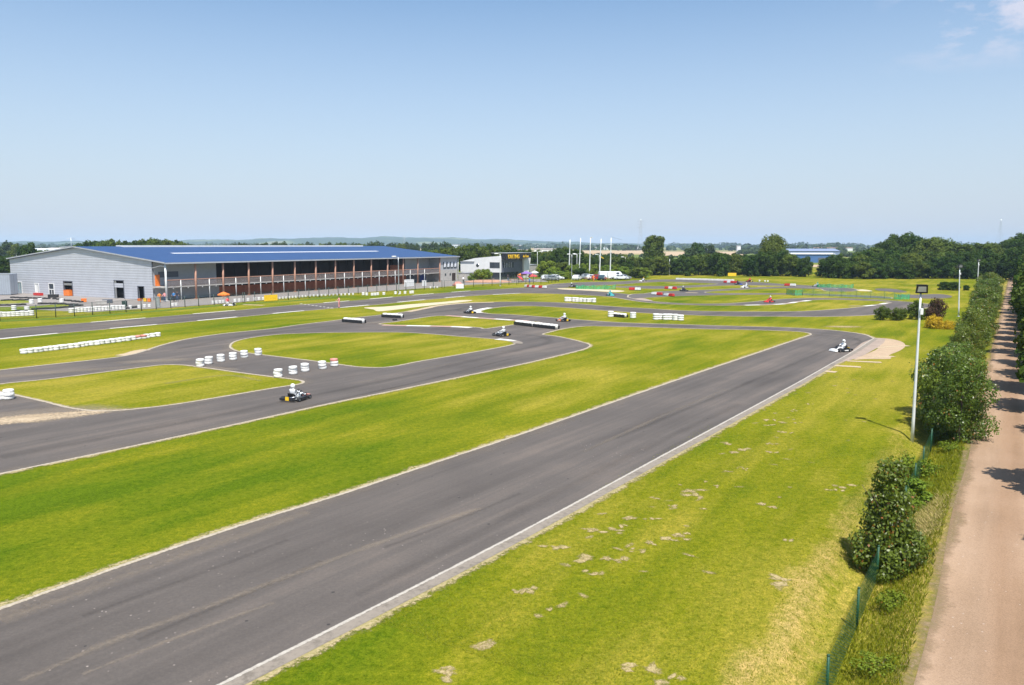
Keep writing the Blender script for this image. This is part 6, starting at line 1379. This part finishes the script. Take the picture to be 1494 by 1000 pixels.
c = mixc(nt, .8, c, ramp(nt, noise(nt, .03, 5, .8, P), [(.35, (.6, .6, .6)), (.65, (1.4, 1.4, 1.4))]), 'MULTIPLY')
bsdf(nt, out, c, .95, 0, None)
tag(b.build('hills', m), 'low wooded hills along the horizon', kind='structure')
# straw fields
FLD = paint_line('stubble_field', (.46, .34, .21), .85); FLG = paint_line('pasture', (.15, .19, .05), .85)
for (x0, x1, Ya, Yb, mt, lb) in [(840, 950, 880, 1420, FLD, 'pale stubble field beyond the flagpoles'), (560, 680, 900, 1250, FLD, 'stubble field beyond the hall roof end'), (690, 838, 900, 1300, FLD, 'stubble field between the trees behind the clubhouse'), (962, 1085, 700, 1150, FLD, 'stubble field right of the tall double tree'), (905, 1000, 330, 440, FLG, 'green meadow just beyond the belt'), (1140, 1240, 340, 380, FLD, 'stubble strip before the blue factory hall'), (1120, 1260, 800, 1300, FLG, 'green fields far beyond the blue hall'), (560, 860, 1500, 1640, FLD, 'far straw coloured fields below the hills'), (-80, 120, 560, 900, FLG, 'green fields left of the hall roof')]:
    sheet('field', [[at(x0, Ya), at(x1, Ya), at(x1, Yb), at(x0, Yb)]], .12, mt, lb)

# unmown grass in the ditch and verge: blades too many to count
def blades(name, n, zone, hmin, hmax, mat, label, seed, wd=.012, lean=.35):
    r = np.random.default_rng(seed); P_ = []; 
    while len(P_) < n:
        u, w = zone(r); P_.append((u, w))
    P_ = np.array(P_); X = P_[:, 0] * U.x + P_[:, 1] * V.x; Y = P_[:, 0] * U.y + P_[:, 1] * V.y; Z = np.array([terr(u, w) for u, w in P_]) - .02
    h = r.uniform(hmin, hmax, n); a = r.uniform(0, 2 * np.pi, n); b_ = r.uniform(0, 2 * np.pi, n); s = wd * r.uniform(.7, 1.4, n) * (1 + P_[:, 0] / 40)
    base = np.stack([X, Y, Z], 1); sd = np.stack([np.cos(a), np.sin(a), a * 0], 1) * s[:, None]; ln_ = np.stack([np.cos(b_) * lean, np.sin(b_) * lean, a * 0 + 1], 1)
    mid = base + ln_ * np.array([.6, .6, .6]) * h[:, None]; tip = base + ln_ * h[:, None] * np.array([1.5, 1.5, 1.0])
    v = np.stack([base - sd, base + sd, mid + sd * .8, tip, mid - sd * .8], 1).reshape(-1, 3); q = np.arange(n * 5).reshape(-1, 5)
    t = np.repeat(np.stack([r.random(n), np.zeros(n), np.zeros(n)], 1), 5, axis=0)
    return tag(link(name, npmesh(name, v, q, t, mat)), label, kind='stuff')
def z_verge(r):
    u = 12 + 60 * r.random() ** 1.7; return u, r.uniform(-3.1, -1.45)
def z_bank(r):
    u = 13 + 30 * r.random() ** 1.4; return u, r.uniform(-4.7, -3.0)
def z_straw(r):
    c = [(30.5, -2.1, .8, .25), (32, -2.0, .9, .25), (29.5, -1.95, .8, .2)][r.integers(0, 3)]
    return c[0] + r.normal() * c[2], min(-1.4, max(-4.9, c[1] + r.normal() * c[3]))
blades('verge_grass', 38000, z_verge, .05, .20, M_BLADE, 'tall unmown green grass between fence and lane', 1, .006)
blades('verge_grass', 14000, z_bank, .02, .07, M_BLADE, 'short rough grass on the ditch bank', 2, .006)
blades('straw_grass', 3000, z_straw, .06, .22, M_STRAW, 'dry straw coloured grass lying in the ditch and verge', 3, .006, .7)
def z_lawn(r):
    u = 14 + 26 * r.random() ** 1.5; return u, r.uniform(-13.2, -4.6)
blades('lawn_grass', 45000, z_lawn, .025, .06, M_BLADE, 'mown lawn grass beside the main straight', 4, .007, .8)
# broad leaved weeds in the verge
r_ = random.Random(5)
for i in range(9):
    u = 15 + 3.4 * i + r_.uniform(-.9, .9); w = r_.uniform(-2.75, -1.9); k = 'br'
    tree(k, hp(u, w), r_.uniform(.22, .4), r_.uniform(.45, .8), ordw(i + 1) + ' bramble clump from the front along the chain-link fence', 'bramble clumps by the chain-link fence', 'bramble', 'bramble')

# ---------------------------------------------------------------- haze, light, sky, camera
SUN_EL = R(61); SUN_AZ = R(169)      # azimuth clockwise from +Y
sd = Vector((math.sin(SUN_AZ) * math.cos(SUN_EL), math.cos(SUN_AZ) * math.cos(SUN_EL), math.sin(SUN_EL)))
sun = bpy.data.lights.new('sun', 'SUN'); sun.energy = SUN_E; sun.angle = R(.53); sun.color = (1, .955, .89)
so_ = bpy.data.objects.new('sun', sun); COL.objects.link(so_); so_.rotation_euler = sd.to_track_quat('Z', 'Y').to_euler(); so_.location = (0, -50, 100)
w = bpy.data.worlds.new('World'); scene.world = w; w.use_nodes = True; nt = w.node_tree; nt.nodes.clear()
out = nt.nodes.new('ShaderNodeOutputWorld'); bg = nt.nodes.new('ShaderNodeBackground'); sk = nt.nodes.new('ShaderNodeTexSky')
sk.sky_type = 'NISHITA'; sk.sun_disc = False; sk.sun_elevation = SUN_EL; sk.sun_rotation = SUN_AZ; sk.altitude = 0; sk.air_density = SKY_AIR; sk.dust_density = SKY_DUST; sk.ozone_density = 2.2
bg.inputs['Strength'].default_value = SKY_S
# thin wisps of cirrus in the right of the sky
g = nt.nodes.new('ShaderNodeTexCoord').outputs['Generated']; spx = N(nt, 'ShaderNodeSeparateXYZ'); L(nt, g, spx.inputs[0])
el = spx.outputs[2]; ax = math_(nt, 'DIVIDE', spx.outputs[0], math_(nt, 'MAXIMUM', spx.outputs[1], .05))
mp = N(nt, 'ShaderNodeCombineXYZ'); L(nt, ax, mp.inputs[0]); L(nt, math_(nt, 'MULTIPLY', el, 3.2), mp.inputs[1])
cn = noise(nt, 9.0, 6, .62, mp.outputs[0])
msk = math_(nt, 'MULTIPLY', mapr(nt, ax, .44, .56), math_(nt, 'MULTIPLY', mapr(nt, el, .18, .225), mapr(nt, el, .34, .26)))
cl = math_(nt, 'MULTIPLY', mapr(nt, cn, .49, .64), math_(nt, 'MULTIPLY', msk, .75))
low = mapr(nt, el, .31, .0, 0.0, .95)
tin = mixc(nt, 1.0, sk.outputs[0], (.94, 1.04, 1.07), 'MULTIPLY')
sk2 = mixc(nt, low, tin, (4.1, 4.55, 5.3))
mx = mixc(nt, cl, sk2, (5.2, 5.2, 6.0))
L(nt, mx, bg.inputs['Color']); L(nt, bg.outputs[0], out.inputs['Surface'])
# haze
hz = MB().box(-9500, 9500, -400, 7200, -3, 75).build('haze'); hz.data.materials.clear()
m, nt, out = new_mat('air_haze'); pv = N(nt, 'ShaderNodeVolumePrincipled'); pv.inputs['Color'].default_value = (.60, .80, 1, 1); pv.inputs['Density'].default_value = HAZE_D; pv.inputs['Anisotropy'].default_value = -.35
L(nt, pv.outputs[0], out.inputs['Volume']); hz.data.materials.append(m); tag(hz, 'thin bluish summer haze over the plain', kind='stuff')
cam = bpy.data.cameras.new('camera'); cam.sensor_width = 36; cam.lens = 36 * F / 1494; cam.clip_start = .3; cam.clip_end = 30000
co = bpy.data.objects.new('camera', cam); COL.objects.link(co); co.location = (0, 0, H); co.rotation_euler = (math.pi / 2 - TH, 0, 0); scene.camera = co
scene.view_settings.view_transform = 'Standard'; scene.view_settings.look = 'None'; scene.view_settings.gamma = 1; scene.view_settings.exposure = EXPO
scene.view_settings.use_curve_mapping = False
scene.cycles.volume_bounces = 0; scene.cycles.max_bounces = 6; scene.cycles.transparent_max_bounces = 12
